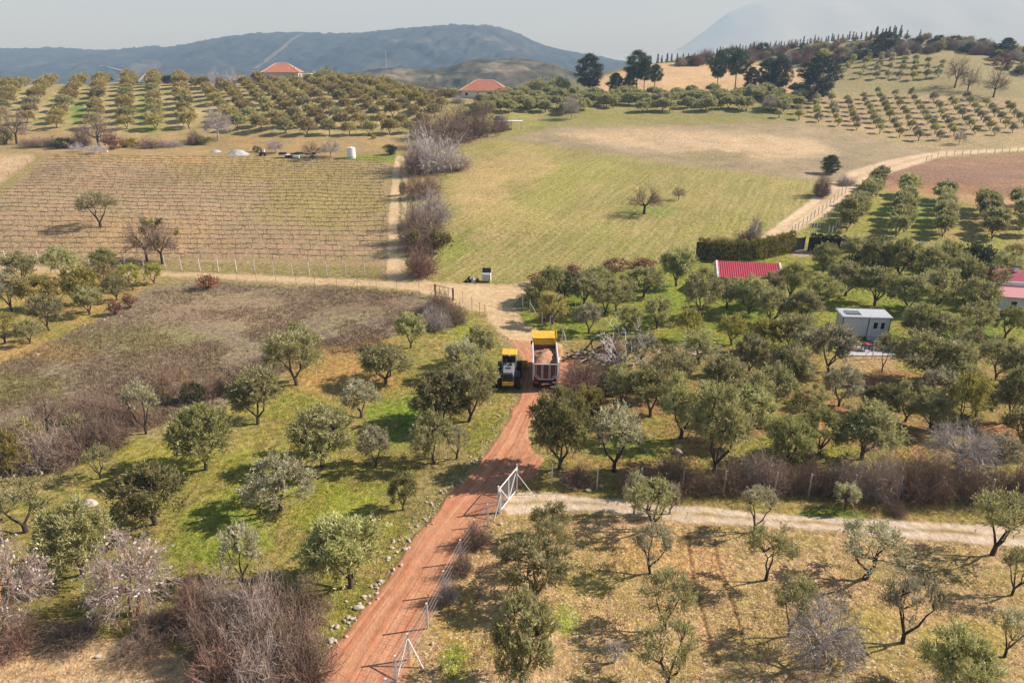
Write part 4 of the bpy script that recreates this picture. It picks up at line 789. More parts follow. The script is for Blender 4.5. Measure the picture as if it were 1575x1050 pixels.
# ------------------------------------------------------------------ built things
class PB(MB):
    def box(s, c, d, rx=0., ry=0., rz=0., top=None):
        x, y, z = np.array(d) / 2.; V = np.array([[-x,-y,-z],[x,-y,-z],[x,y,-z],[-x,y,-z],[-x,-y,z],[x,-y,z],[x,y,z],[-x,y,z]], float)
        if top: V[4:, 0] *= top[0]; V[4:, 1] *= top[1]
        for a, (i, j) in ((rx, (1, 2)), (ry, (2, 0)), (rz, (0, 1))):
            if a: ca_, sa_ = math.cos(a), math.sin(a); V[:, i], V[:, j] = V[:, i] * ca_ - V[:, j] * sa_, V[:, i] * sa_ + V[:, j] * ca_
        s.add(V + np.array(c), [[0,3,2,1],[4,5,6,7],[0,1,5,4],[1,2,6,5],[2,3,7,6],[3,0,4,7]]); return s
    def hexa(s, V8): s.add(np.array(V8, float), [[0,3,2,1],[4,5,6,7],[0,1,5,4],[1,2,6,5],[2,3,7,6],[3,0,4,7]]); return s
    def rod(s, a, b, r, k=8):
        a = np.array(a, float); b = np.array(b, float); s.tube([a, (a + b) / 2, b], [r] * 3, k)
        s.disc(a, a - b, r, k); s.disc(b, b - a, r, k); return s
    def disc(s, c, ax, r, k):
        d = nrm(np.array(ax, float)); u = nrm(np.cross(d, [.31, .93, .17])); w = np.cross(d, u); a = np.arange(k) * 6.28318 / k
        V = np.concatenate([[c], c + (u * np.cos(a)[:, None] + w * np.sin(a)[:, None]) * r]); i = np.arange(k); s.add(V, np.stack([np.zeros(k, int), 1 + i, 1 + (i + 1) % k, np.zeros(k, int)], 1)[:, [0, 1, 2, 2]] if False else np.stack([1 + i, 1 + (i + 1) % k, np.zeros(k, int), np.zeros(k, int)], 1))
    def build(s, name, mat, parent=None, bevel=0.):
        V = np.concatenate(s.V); Q = np.concatenate(s.Q); me = bpy.data.meshes.new(name)
        me.from_pydata([tuple(v) for v in V], [], [tuple(dict.fromkeys(int(i) for i in q)) for q in Q]); me.update(); o = link(name, me, mat, parent)
        if bevel: md = o.modifiers.new("bevel", 'BEVEL'); md.width = bevel; md.segments = 2; md.limit_method = 'ANGLE'
        return o
def yawed(o, rz): o.rotation_euler.z = rz; return o
M = dict(
 yellow=plain("yellow_paint", (.70,.40,.045), .55, 0, .28, 2.2), yellow2=plain("worn_yellow_paint", (.62,.33,.04), .55, 0, .25, 2.), grey=plain("grey_hood_paint", (.20,.20,.205), .5, 0, .12), black=plain("black_rubber", (.022,.02,.018), .85, 0, .3), dkgrey=plain("dark_metal", (.05,.047,.045), .6, .2, .3),
 glass=plain("dark_cab_glass", (.015,.017,.018), .12), maroon=plain("maroon_tailgate_paint", (.13,.055,.045), .6, 0, .3, 3.), ltgrey=plain("light_grey_paint", (.62,.60,.56), .55, 0, .12), white=plain("white_paint", (.80,.79,.76), .55, 0, .06), soil=plain("loaded_soil", tuple(A(188,144,112)), .95, 0, .35, 2.5, .8),
 galv=plain("galvanised_steel", (.62,.62,.61), .5, .25, .15), conc=plain("white_concrete", (.68,.66,.62), .85, 0, .15, 6.), rustm=plain("rusty_iron", (.17,.085,.045), .85, .1, .35, 5.), wire=plain("fence_wire", (.30,.29,.28), .6, .3), dwire=plain("thin_wire", (.13,.12,.11), .7),
 red=plain("crimson_sheet_roof", (.50,.055,.08), .5, 0, .15, .8), redrib=plain("pale_roof_rib", (.66,.16,.19), .5), tile=plain("terracotta_tiles", (.43,.17,.10), .85, 0, .28, 1.4, .5), tilecap=plain("ridge_mortar", (.68,.48,.38), .9, 0, .1), pinkroof=plain("dark_pink_roof", (.40,.07,.11), .6, 0, .15), pink2=plain("faded_pink_roof", (.56,.26,.26), .7, 0, .12), magenta=plain("magenta_roof", (.36,.05,.09), .7),
 wallw=plain("white_render", (.72,.71,.68), .85, 0, .08, 1.), wallg=plain("grey_cabin_panel", (.64,.64,.68), .6, 0, .08), wallc=plain("cream_render", (.62,.58,.50), .9, 0, .15, .6), sheet=plain("pale_roof_sheet", (.74,.75,.76), .45, .1, .08), solar=plain("solar_glass", (.05,.06,.10), .2), frame=plain("dark_trim", (.04,.04,.045), .6),
 wood=plain("weathered_vine_post", (.36,.27,.19), .9, 0, .2), vine=plain("vine_wood", (.15,.10,.07), .95, 0, .3, 6.), stone=plain("pale_limestone", (.46,.40,.33), .95, 0, .25, 4., .5), stone2=plain("tan_limestone", (.48,.38,.28), .95, 0, .3, 4., .5), logw=plain("dark_cut_logs", (.055,.042,.034), .95, 0, .4), rubble=plain("white_rubble", (.42,.41,.40), .95, 0, .22, 1.2, .6), blackbag=plain("black_plastic_bag", (.02,.02,.022), .35), bin_=plain("grey_bin_steel", (.42,.45,.48), .5, .3, .2, 4.), tank=plain("white_tank_plastic", (.80,.80,.79), .4), orange_b=plain("orange_plastic", (.55,.22,.04), .5), blue=plain("blue_tarpaulin", (.10,.14,.26), .6), slab=plain("patio_slabs", (.47,.45,.46), .85, 0, .2, 1.5), pinkc=plain("pale_pink_cover", (.66,.47,.42), .8), redc=plain("red_cloth", (.5,.05,.06), .7))
# ---- wheel loader seen from behind
def wheel(root, x, y, r, w, rim='yellow2', nm='wheel'):
    T = PB(); k = 20
    for rr, ww in ((r, w * .62), (r * .93, w)): T.rod((x - ww / 2, y, r), (x + ww / 2, y, r), rr, k)
    for i in range(16):
        a = i * 6.283 / 16; T.box((x, y + math.cos(a) * r * .985, r + math.sin(a) * r * .985), (w * .95, .07, .09), rx=a)
    t = T.build(nm, M['black'], root); Rm = PB(); sgn = 1 if x > 0 else -1
    Rm.rod((x + sgn * w * .45, y, r), (x + sgn * w * .53, y, r), r * .55, 16); Rm.rod((x + sgn * w * .5, y, r), (x + sgn * w * .6, y, r), r * .2, 10); Rm.build('rim', M[rim], t); return t
P = hit(781, 602); t = thing('wheel_loader', 'yellow wheel loader with grey engine hood parked on the road edge beside the dump truck', 'wheel loader', P, R(-3))
for y in (.95, 4.0):
    for x in (-.97, .97): wheel(t, x, y, .72, .56)
B = PB(); B.hexa([(-.62,.15,1.05),(.62,.15,1.05),(.62,2.3,1.05),(-.62,2.3,1.05),(-.5,.3,1.95),(.5,.3,1.95),(.56,2.3,2.2),(-.56,2.3,2.2)]); h = B.build('engine_hood', M['grey'], t, .05)
PB().box((0,1.1,2.1), (.5,.28,.03), rx=R(7)).build('hood_vent', M['frame'], h); PB().rod((-.28,1.75,2.1), (-.28,1.75,2.75), .06).build('exhaust', M['dkgrey'], h); PB().box((.2,1.75,2.22), (.26,.3,.2)).build('air_filter', M['frame'], h)
PB().box((0,.18,1.4), (1.0,.1,.72), rx=R(-8)).build('radiator_grille', M['frame'], t); PB().box((0,.12,.86), (1.15,.34,.42)).build('counterweight', M['yellow'], t, .05)
PB().box((0,1.4,.85), (.9,2.6,.45)).build('rear_chassis', M['dkgrey'], t)
for x in (-.9, .9): PB().box((x,1.0,1.52), (.55,1.35,.07)).box((x,1.62,1.28), (.55,.07,.5)).build('mudguard', M['dkgrey'], t, .02)
for x in (-.52, .52): PB().box((x,.1,1.12), (.16,.06,.1)).build('tail_light', M['redc'], t)
B = PB(); B.hexa([(-.72,2.25,1.25),(.72,2.25,1.25),(.72,3.65,1.25),(-.72,3.65,1.25),(-.66,2.3,2.98),(.66,2.3,2.98),(.66,3.5,2.98),(-.66,3.5,2.98)]); cb_ = B.build('cab', M['glass'], t)
B = PB()
for x in (-.72, .72):
    for y, y2 in ((2.25,2.3),(3.65,3.5)): B.box((x*.97,(y+y2)/2,2.12), (.06,.06,1.3))
B.box((0,2.25,1.3), (1.5,.07,.14)); B.box((0,3.65,1.3), (1.5,.07,.14)); B.build('cab_frame', M['white'], cb_)
PB().box((0,2.9,3.06), (1.62,1.62,.16), top=(.92,.92)).build('cab_roof', M['yellow'], cb_, .04); PB().box((.05,2.1,3.02), (.16,.07,.1)).build('work_light', M['white'], cb_)
PB().box((0,4.1,.95), (1.1,1.7,.7), rz=R(-8)).build('front_frame', M['yellow2'], t, .04)
for x in (-.45, .45): PB().box((x+.12,4.95,1.05), (.14,2.1,.28), rx=R(-16)).build('lift_arm', M['yellow2'], t)
B = PB(); prof_b = [(5.55,.95),(5.4,.55),(5.55,.16),(6.1,.05),(6.65,.05)]
for (y0, z0), (y1, z1) in zip(prof_b[:-1], prof_b[1:]): B.hexa([(-1.0,y0,z0-.03),(1.75,y0,z0-.03),(1.75,y1,z1-.03),(-1.0,y1,z1-.03),(-1.0,y0-.02,z0+.04),(1.75,y0-.02,z0+.04),(1.75,y1,z1+.04),(-1.0,y1,z1+.04)])
for x in (-1.0, 1.75): B.hexa([(x-.04,5.45,.2),(x+.04,5.45,.2),(x+.04,6.5,.08),(x-.04,6.5,.08),(x-.04,5.5,1.0),(x+.04,5.5,1.0),(x+.04,5.75,.95),(x-.04,5.75,.95)])
B.build('bucket', M['yellow'], t)
# ---- dump truck seen from behind, loaded with soil
P = hit(839, 600); t = thing('dump_truck', 'dump truck with maroon tailgate and yellow headboard loaded with reddish soil on the road', 'dump truck', P, R(-1))
for y in (.95, 2.3, 5.9):
    for x in (-.95, .95): wheel(t, x, y, .52, .5 if y < 5 else .32, 'ltgrey')
PB().box((-.42,3.6,.85), (.2,7.2,.3)).box((.42,3.6,.85), (.2,7.2,.3)).box((0,.2,.8), (2.2,.14,.2)).box((0,3.5,.85),(.7,.2,.25)).build('chassis', M['dkgrey'], t)
PB().box((0,2.6,1.16), (2.1,5.2,.16)).build('body_floor', M['maroon'], t)
for x in (-1, 1):
    B = PB(); B.hexa([(x*1.05-.05,.05,1.2),(x*1.05+.05,.05,1.2),(x*1.05+.05,5.3,1.2),(x*1.05-.05,5.3,1.2),(x*1.24-.05,.05,2.95),(x*1.24+.05,.05,2.95),(x*1.24+.05,5.3,2.95),(x*1.24-.05,5.3,2.95)]); sw = B.build('side_wall', M['maroon'] if x < 0 else M['ltgrey'], t)
    B = PB(); B.box((x*1.25,2.67,2.98), (.14,5.4,.12)); B.box((x*1.25,.0,2.1), (.13,.13,1.85)); B.box((x*1.27,5.3,2.1), (.13,.13,1.85))
    for y in (1.3, 2.6, 3.9): B.box((x*1.21,y,2.05), (.09,.14,1.7))
    B.build('rim_rail', M['ltgrey'], sw)
out = [(-1.16,2.9),(1.16,2.9),(1.16,1.75),(.72,1.28),(-.72,1.28),(-1.16,1.75)]
B = PB(); B.hexa([(-.72,-.06,1.28),(.72,-.06,1.28),(.72,.02,1.28),(-.72,.02,1.28),(-1.16,-.06,1.75),(1.16,-.06,1.75),(1.16,.02,1.75),(-1.16,.02,1.75)]); B.hexa([(-1.16,-.06,1.75),(1.16,-.06,1.75),(1.16,.02,1.75),(-1.16,.02,1.75),(-1.16,-.06,2.9),(1.16,-.06,2.9),(1.16,.02,2.9),(-1.16,.02,2.9)]); tg = B.build('tailgate', M['maroon'], t)
B = PB()
for (x0, z0), (x1, z1) in zip(out, out[1:] + out[:1]): B.rod((x0,-.1,z0), (x1,-.1,z1), .055, 6)
for x in (-.42, -.3, .3, .42): B.rod((x,-.1,1.36), (x,-.1,2.86), .035, 6)
B.rod((-.98,-.1,2.75), (-.98,-.1,1.8), .03, 6); B.rod((.98,-.1,2.75), (.98,-.1,1.8), .03, 6); B.rod((-.98,-.1,1.8), (-.6,-.1,1.42), .03, 6); B.rod((.98,-.1,1.8), (.6,-.1,1.42), .03, 6); B.build('tailgate_ribs', M['ltgrey'], tg)
hb = PB().box((0,5.36,2.3), (2.55,.1,2.2)).build('headboard', M['yellow'], t); PB().box((0,5.29,2.0), (2.2,.03,1.5)).build('shade_panel', M['maroon'], hb)  # maroon sheet added to paint the shadow on the headboard's lower inside
PB().box((0,6.1,3.58), (2.6,1.6,.07), rx=R(8)).box((-1.28,6.1,3.64), (.07,1.6,.14), rx=R(8)).box((1.28,6.1,3.64), (.07,1.6,.14), rx=R(8)).build('cab_canopy', M['yellow'], t)
c_ = PB().box((0,6.35,1.95), (2.35,1.5,1.9)).build('cab', M['white'], t, .08); PB().box((0,7.11,2.25), (2.1,.03,.75)).build('windscreen', M['glass'], c_)
for x in (-1.19, 1.19): PB().box((x,6.4,2.3), (.03,.8,.6)).build('side_window', M['glass'], c_); PB().box((x*1.14,7.0,2.3), (.16,.08,.45)).build('mirror', M['frame'], c_)
for x in (-.95, .95): PB().box((x,.08,.84), (.34,.07,.16)).build('tail_light', M['redc'], t)
PB().box((.85,-.35,.55), (.75,.1,.12)).box((1.12,-.2,1.0), (.1,.1,.9)).box((.9,-.2,.98), (.5,.08,.08)).build('rear_ladder', M['ltgrey'], t)
for x in (-.95, .95): PB().box((x,.3,.55), (.6,.03,.5)).build('mud_flap', M['black'], t)
ny, nx = 26, 15; gx, gy = np.meshgrid(np.linspace(-1.14, 1.14, nx), np.linspace(.1, 5.2, ny)); hz = 2.25 + .8 * np.exp(-((gx - .15) / .75) ** 2 - ((gy - 2.9) / 1.5) ** 2) + .5 * np.exp(-((gx + .5) / .5) ** 2 - ((gy - 1.9) / .7) ** 2) + fbm(gx * 2.2, gy * 2.2, 4) * .55 + fbm(gx * 7, gy * 7, 2) * .14
V = np.stack([gx.ravel(), gy.ravel(), hz.ravel()], 1); link('soil_load', mesh_np('soil_load', V, grid_q(ny, nx)[:, ::-1]), M['soil'], t, True)
# ---- fences: posts and wire as parts
def fence(name, label, pts, ph, pm, pw=.09, wires=4, wmat='wire', net=0., struts=(), wr=.009, round_=False):
    G = [hit(x, y) for x, y in pts]; o = thing(name, label, 'fence', G[0]); o0 = G[0]; me = None
    for i, g in enumerate(G):
        if me is None:
            B = PB(); 
            if round_: B.rod((0,0,-.3), (0,0,ph), pw / 2, 6)
            else: B.box((0,0,ph/2-.15), (pw,pw,ph+.3))
            c = B.build('post', pm, o); me = c.data
        else: c = bpy.data.objects.new('post', me); S.collection.objects.link(c); c.parent = o
        c.location = g - o0; c.rotation_euler = (RNG.uniform(-.03,.03), RNG.uniform(-.03,.03), RNG.uniform(0, .4))
    B = PB()
    for a, b in zip(G[:-1], G[1:]):
        a = a - o0; b = b - o0
        for k in range(wires):
            z = ph * (.12 + .84 * k / max(wires - 1, 1)); m = (a + b) / 2 + [0, 0, z - .03]; B.tube([a + [0,0,z], m, b + [0,0,z]], [wr] * 3, 3)
        if net:
            L = np.linalg.norm(b - a); n = int(L / net)
            for k in range(n):
                f0, f1 = k / n, min((k + ph / net * .5) / n, 1); p, q = a + (b - a) * f0, a + (b - a) * f1; B.tube([p + [0,0,.05], (p + q) / 2 + [0,0,ph/2], q + [0,0,ph*.95]], [wr * .6] * 3, 3); B.tube([p + [0,0,ph*.95], (p + q) / 2 + [0,0,ph/2], q + [0,0,.05]], [wr * .6] * 3, 3)
    if B.V: B.build('wire_mesh', M[wmat], o)
    for i, dx, dy in struts:
        g = G[i] - o0; PB().rod((g[0], g[1], g[2] + ph * .85), (g[0] + dx, g[1] + dy, float(ground(G[i][0] + dx, G[i][1] + dy)) - o0[2] - .1), pw * .38, 6).build('strut', pm, o)
    return o
fence('wire_fence', 'white-post wire mesh fence along the red road below the gate', [(596,1085),(611,1048),(629,1014),(658,966),(683,915),(709,865),(730,834),(751,808),(770,789)], 1.9, M['conc'], .1, 5, 'wire', .3, ((2, -.5, -1.5), (2, .9, -.6), (8, -.5, -1.0)), .009)
fence('wire_fence', 'long fence of pale posts between the brown bushes and the pale track', [(795,757),(848,746),(918,752),(985,754),(1049,756),(1112,758),(1190,760),(1243,763),(1311,765),(1381,768),(1443,768),(1520,772),(1590,775)], 2.0, M['galv'], .09, 5, 'dwire', 0, ((10, -1.7, .2), (10, 1.7, -.2), (0, 1.3, -.3)), .007)
fence('wire_fence', 'white concrete post fence along the vineyard foot', [(10,404),(60,406),(100,407),(137,409),(193,410),(222,413),(255,413),(280,416),(308,417),(336,418),(364,418),(393,420),(421,423),(450,424),(476,424),(503,424),(532,424),(561,424),(588,423)], 2.1, M['conc'], .12, 3, 'dwire', 0, (), .006)
fence('rod_fence', 'thin rusty rod fence between the dirt road and the scrub', [(305,425),(330,428),(365,432),(395,434),(425,436),(456,438),(485,441),(518,443),(550,443),(579,445),(611,448),(645,452),(663,456)], 1.8, M['rustm'], .045, 3, 'dwire', 0, ((8, -1.0, .1), (8, 1.0, .1)), .005, True)
fence('rod_fence', 'thin rod fence beside the rusty gate running down to the bend', [(698,463),(712,466),(726,475),(738,483),(746,487)], 1.7, M['rustm'], .05, 3, 'dwire', 0, ((4, .3, .9),), .005, True)
fence('wire_fence', 'white post fence at the road bend before the crowded olives', [(804,475),(815,484),(834,500),(846,509),(865,525)], 2.0, M['conc'], .1, 4, 'dwire', 0, ((1, 1.0, -.3), (4, .5, -.4)), .006)
fence('wire_fence', 'pale post fence through the lawn below the red-roofed house', [(885,490),(940,497),(1000,500),(1062,500),(1138,500),(1200,510),(1262,548),(1285,552),(1341,552),(1400,550)], 2.0, M['galv'], .08, 4, 'dwire', 0, ((8, -1.4, -.3),), .006)
fence('wire_fence', 'close-set grey stake fence along the edge of the farm track', [(1217,362),(1222,358),(1227,355),(1234,350),(1240,346),(1246,341),(1252,336),(1258,331),(1264,328),(1270,322),(1276,317),(1282,312),(1288,306),(1294,301),(1300,297)], 1.7, M['galv'], .1, 3, 'dwire')
fence('wire_fence', 'second grey stake fence inside the track fence on the lawn', [(1246,360),(1251,357),(1256,353),(1261,348),(1266,343),(1271,339),(1276,335),(1282,330),(1288,325),(1294,321),(1300,317),(1306,312),(1312,307)], 1.7, M['galv'], .1, 3, 'dwire')
fence('wire_fence', 'third grey stake fence beside the olive rows on the lawn', [(1274,361),(1279,361),(1285,352),(1290,348),(1296,342),(1302,337),(1308,332),(1313,327),(1319,321)], 1.7, M['galv'], .1, 3, 'dwire')
fence('wire_fence', 'white post fence above the ploughed field on the far slope', [(1424,249),(1432,246),(1442,243),(1455,241),(1467,240),(1480,239),(1492,238),(1504,237),(1516,236),(1529,236),(1541,235),(1552,235),(1565,234),(1580,233)], 1.6, M['conc'], .14, 2, 'dwire')
fence('wire_fence', 'sloping stake fence at the far edge of the vineyard', [(0,283),(15,272),(30,263),(44,255),(58,247),(72,241)], 1.6, M['wood'], .1, 2, 'dwire')
# ---- gates
a = hit(769, 787); b_ = hit(795, 754); t = thing('field_gate', 'open white mesh gate with diagonal braces at the head of the pale track', 'gate', a); d = b_ - a; d[2] = 0; L = np.linalg.norm(d); t.rotation_euler.z = math.atan2(d[1], d[0])
B = PB(); hh = 2.05; lift = .12
for p, q in [((0,0,lift),(0,0,hh)),((L,0,lift),(L,0,hh)),((0,0,lift),(L,0,lift)),((0,0,hh),(L,0,hh)),((L*.5,0,lift),(L*.5,0,hh)),((0,0,hh),(L*.5,0,lift)),((L,0,hh),(L*.5,0,lift))]: B.rod(p, q, .04, 6)
B.build('gate_frame', M['white'], t); B = PB(); k = 0
for i in range(int(L / .14)): B.box((i*.14+.07,0,(hh+lift)/2), (.012,.012,hh-lift))
for i in range(14): B.box((L/2,.012,lift+.07+i*.14), (L,.012,.012))
B.build('mesh_infill', M['wire'], t)
for x in (-.12, L + .12): PB().rod((x,.05,-.3), (x,.05,2.3), .06, 8).build('gate_post', M['white'], t)
a = hit(670, 457); b_ = hit(697, 462); t = thing('rusty_gate', 'rusty iron gate frame with upright bars beside the dirt road', 'gate', a); d = b_ - a; d[2] = 0; L = np.linalg.norm(d); t.rotation_euler.z = math.atan2(d[1], d[0])
B = PB()
for i in range(1, 4): B.rod((L*i/4,0,.15), (L*i/4,0,1.75), .03, 6)
B.rod((0,0,1.75), (L,0,1.7), .04, 6); B.rod((0,0,.2), (L,0,.15), .035, 6); B.build('bars', M['rustm'], t); PB().box((0,0,.85), (.2,.2,2.2)).build('gate_post', M['rustm'], t); PB().box((L,0,.75), (.16,.16,2.1)).build('gate_post', M['frame'], t); PB().rod((0,0,1.6), (-.8,-.2,0), .03, 6).build('brace', M['rustm'], t)
# ---- houses
def windows(parent, rows, nm='window'):
    for c, d in rows:
        f = PB().box(c, d).build(nm, M['white'], parent); c2 = np.array(c, float); d2 = np.array(d, float); ax = int(np.argmin(d2)); c2[ax] += -.03 if ax == 1 else .03; d2 = d2 * np.where(np.arange(3) == ax, 1, .78); PB().box(c2, d2).build('pane', M['glass'], f)
a = hit(1103, 452); t = thing('small_house', 'small white house with a crimson ribbed roof among the olives', 'house', a, R(-9)); Wd, Dp, Hw, Hr = 8.2, 5.6, 2.6, 3.9
B = PB(); B.box((Wd/2,Dp/2,Hw/2-.2), (Wd,Dp,Hw+.4)); B.hexa([(0.002,0.002,Hw),(Wd-.002,.002,Hw),(Wd-.002,Dp-.002,Hw),(.002,Dp-.002,Hw),(.002,Dp/2-.02,Hr-.03),(Wd-.002,Dp/2-.02,Hr-.03),(Wd-.002,Dp/2+.02,Hr-.03),(.002,Dp/2+.02,Hr-.03)]); wl = B.build('wall', M['wallw'], t)
def slope_roof(parent, mat, rib, x0, x1, ya, za, yb, zb, nr, nm='roof'):
    B = PB(); B.hexa([(x0,ya,za),(x1,ya,za),(x1,yb,zb),(x0,yb,zb),(x0,ya,za+.1),(x1,ya,za+.1),(x1,yb,zb+.1),(x0,yb,zb+.1)]); o = B.build(nm, mat, parent)
    if rib:
        B = PB()
        for i in range(nr):
            x = x0 + (x1 - x0) * (i + .5) / nr; w = (x1 - x0) / nr * .16; B.hexa([(x-w,ya,za+.1),(x+w,ya,za+.1),(x+w,yb,zb+.1),(x-w,yb,zb+.1),(x-w*.5,ya,za+.17),(x+w*.5,ya,za+.17),(x+w*.5,yb,zb+.17),(x-w*.5,yb,zb+.17)])
        B.build('roof_rib', rib, o)
    return o
slope_roof(t, M['red'], M['redrib'], -.1, Wd+.1, -.45, Hw-.15, Dp/2, Hr+.02, 28); slope_roof(t, M['red'], None, -.1, Wd+.1, Dp/2, Hr, Dp+.45, Hw-.15, 1)
for x in (-.2, Wd+.2): B = PB(); B.hexa([(x-.12,-.5,Hw-.25),(x+.12,-.5,Hw-.25),(x+.12,Dp/2,Hr-.05),(x-.12,Dp/2,Hr-.05),(x-.12,-.5,Hw+.06),(x+.12,-.5,Hw+.06),(x+.12,Dp/2,Hr+.24),(x-.12,Dp/2,Hr+.24)]); B.hexa([(x-.12,Dp/2,Hr-.05),(x+.12,Dp/2,Hr-.05),(x+.12,Dp+.5,Hw-.25),(x-.12,Dp+.5,Hw-.25),(x-.12,Dp/2,Hr+.24),(x+.12,Dp/2,Hr+.24),(x+.12,Dp+.5,Hw+.06),(x-.12,Dp+.5,Hw+.06)]); B.build('bargeboard', M['white'], t)
windows(t, [((1.6,-.03,1.5),(1.1,.08,1.1)),((6.0,-.03,1.5),(1.1,.08,1.1)),((Wd+.03,3.6,1.5),(.08,1.0,1.1))]); PB().box((3.9,-.03,1.05), (.95,.08,2.1)).build('door', M['frame'], t); PB().box((Wd+.35,-.2,1.4), (.1,.1,2.8)).build('downpipe', M['white'], t)
a = hit(1292, 520); t = thing('cabin', 'grey box cabin with a pale ribbed roof and solar panel among the olives', 'cabin', a, R(-5)); Wd, Dp, Hw = 5.3, 2.2, 2.35
PB().box((Wd/2,Dp/2,Hw/2+.35), (Wd,Dp,Hw)).build('wall', M['wallg'], t); B = PB(); [B.box((x,y,.15),(.3,.3,.6)) for x in (.4,2.6,4.9) for y in (.4,2.3)]; B.build('pier', M['conc'], t)
rf = slope_roof(t, M['sheet'], M['white'], -.25, Wd+.15, -.2, Hw+.36, Dp+.15, Hw+.5, 20); th = math.atan2(.14, Dp + .35)
B = PB().box((1.25,.95,Hw+.6), (1.7,1.15,.06), rx=th).build('solar_panel', M['solar'], t); Bx = PB(); [Bx.box((1.25,.95+k*.36-.36,Hw+.64+(k-1)*.36*.06), (1.72,.05,.03), rx=th) for k in range(3)]; Bx.build('panel_frame', M['sheet'], B)
B = PB(); [B.box((x,-.02,Hw/2+.35), (.07,.07,Hw)) for x in (-.02, 2.9, Wd+.02)]; B.box((Wd/2,-.03,Hw+.33), (Wd+.1,.06,.1)); B.build('trim', M['frame'], t); windows(t, [((3.7,-.04,1.75),(.55,.08,1.0)),((4.5,-.04,1.75),(.5,.08,1.0))]); PB().box((3.6,-.35,.2), (1.4,.7,.3)).build('doorstep', M['slab'], t)
a = hit(1322, 546); p = link('patio', PB().box((1.2,1.1,.02), (6.2,2.6,.16)).build('patio', M['slab']).data) if False else PB().box((1.4,1.0,.02), (6.4,2.6,.16)).build('patio', M['slab']); p.location = a; p["kind"] = "structure"
t = thing('garden_armchair', 'pale pink covered armchair on the cabin patio, nearest the pale forked olive', 'armchair', a + np.array([.1,1.3,.1])); PB().box((0,0,.28),(1.0,.8,.4)).build('seat', M['pinkc'], t, .1); PB().box((0,.36,.6),(1.0,.22,.7)).build('backrest', M['pinkc'], t, .08)
t = thing('garden_table', 'dark patio table with a red and white cloth strip before the cabin', 'table', a + np.array([1.35,1.2,.1])); PB().box((0,0,.72),(1.0,.8,.08)).build('tabletop', M['frame'], t); PB().box((0,0,.775),(.35,.84,.02)).build('cloth', M['redc'], t); [PB().box((x,y,.34),(.08,.08,.68)).build('leg', M['frame'], t) for x in (-.42,.42) for y in (-.32,.32)]
t = thing('garden_armchair', 'pale armchair beyond the dark patio table before the cabin', 'armchair', a + np.array([2.7,1.3,.1])); PB().box((0,0,.28),(.9,.8,.4)).build('seat', M['pinkc'], t, .1); PB().box((0,.36,.6),(.9,.22,.7)).build('backrest', M['pinkc'], t, .08)
a = hit(1535, 480); t = thing('farm_shed', 'low building with pink roofs and a white fascia at the frame edge', 'shed', a, R(-14)); PB().box((3.2,3.2,1.1), (6.4,6.0,2.6)).build('wall', M['wallg'], t); slope_roof(t, M['pink2'], None, -.3, 6.8, -.5, 2.2, 2.2, 2.95, 1); PB().box((3.2,2.35,3.2), (7.0,.14,.8)).build('fascia', M['white'], t)
B = PB(); B.hexa([(-.6,2.5,3.55),(5.4,2.5,3.55),(5.4,6.6,3.55),(-.6,6.6,3.55),(-.2,4.4,4.7),(3.2,4.4,4.7),(3.2,4.7,4.7),(-.2,4.7,4.7)]); B.build('roof', M['pinkroof'], t); ch = PB().box((2.5,4.3,4.7), (.5,.5,.9)).build('chimney', M['white'], t); PB().box((2.5,4.3,5.2), (.7,.7,.12)).build('cap', M['frame'], ch); windows(t, [((1.6,.18,1.2),(.9,.08,.9)),((4.4,.18,1.2),(.9,.08,.9))])
def hip_house(name, label, a, rz, Wd, Dp, Hw, Hr, wall, ext=True, extras=()):
    t = thing(name, label, 'house', a, rz); PB().box((0,0,Hw/2-.6), (Wd,Dp,Hw+1.2)).build('wall', wall, t); e = .7; B = PB(); r = Wd / 2 - Dp / 2 * .9
    z = Hw; B.hexa([(-Wd/2-e,-Dp/2-e,z),(Wd/2+e,-Dp/2-e,z),(Wd/2+e,Dp/2+e,z),(-Wd/2-e,Dp/2+e,z),(-r,-.05,Hr),(r,-.05,Hr),(r,.05,Hr),(-r,.05,Hr)]); rf = B.build('roof', M['tile'], t)
    B = PB()
    for sx in (-1, 1):
        for sy in (-1, 1): B.rod((sx*r,0,Hr+.02), (sx*(Wd/2+e),sy*(Dp/2+e),z+.04), .14, 6)
    B.rod((-r,0,Hr+.03), (r,0,Hr+.03), .16, 6); B.build('ridge_tiles', M['tilecap'], rf)
    n = 4; windows(t, [((-Wd/2+Wd*(i+.5)/n,-Dp/2-.03,Hw*.55),(1.2,.1,1.3)) for i in range(n)]); PB().box((Wd*.12,-Dp/2-.04,1.0), (1.1,.1,2.1)).build('door', M['frame'], t)
    for (cx_, cy_, cz_) in extras: PB().box((cx_,cy_,cz_), (.6,.6,1.5)).build('chimney', M['wallc'], rf)
    return t
P = at_Y(437, 131, 318); P[2] = float(ground(P[0], P[1])) + .6
t = hip_house('villa', 'cream villa with an orange hipped tile roof on the orchard skyline', P, R(8), 14.5, 11, 4.6, 8.2, M['wallc'], extras=((-5.5,2,6.2),(5.4,-1,6.0)))
PB().box((-9.8,-1.5,1.2), (6,7,3.4)).build('annex_wall', M['wallc'], t); B = PB(); B.hexa([(-13.2,-5.4,2.9),(-6.9,-5.4,2.9),(-6.9,2.4,2.9),(-13.2,2.4,2.9),(-11.6,-1.8,4.7),(-6.9,-1.8,4.7),(-6.9,-1.2,4.7),(-11.6,-1.2,4.7)]); B.build('annex_roof', M['magenta'], t); PB().box((10.0,-1,3.9), (5,5,.2)).build('terrace_canopy', M['sheet'], t); [PB().box((x,-3.2,1.6),(.2,.2,4.6)).build('canopy_post', M['white'], t) for x in (8.2, 12.2)]
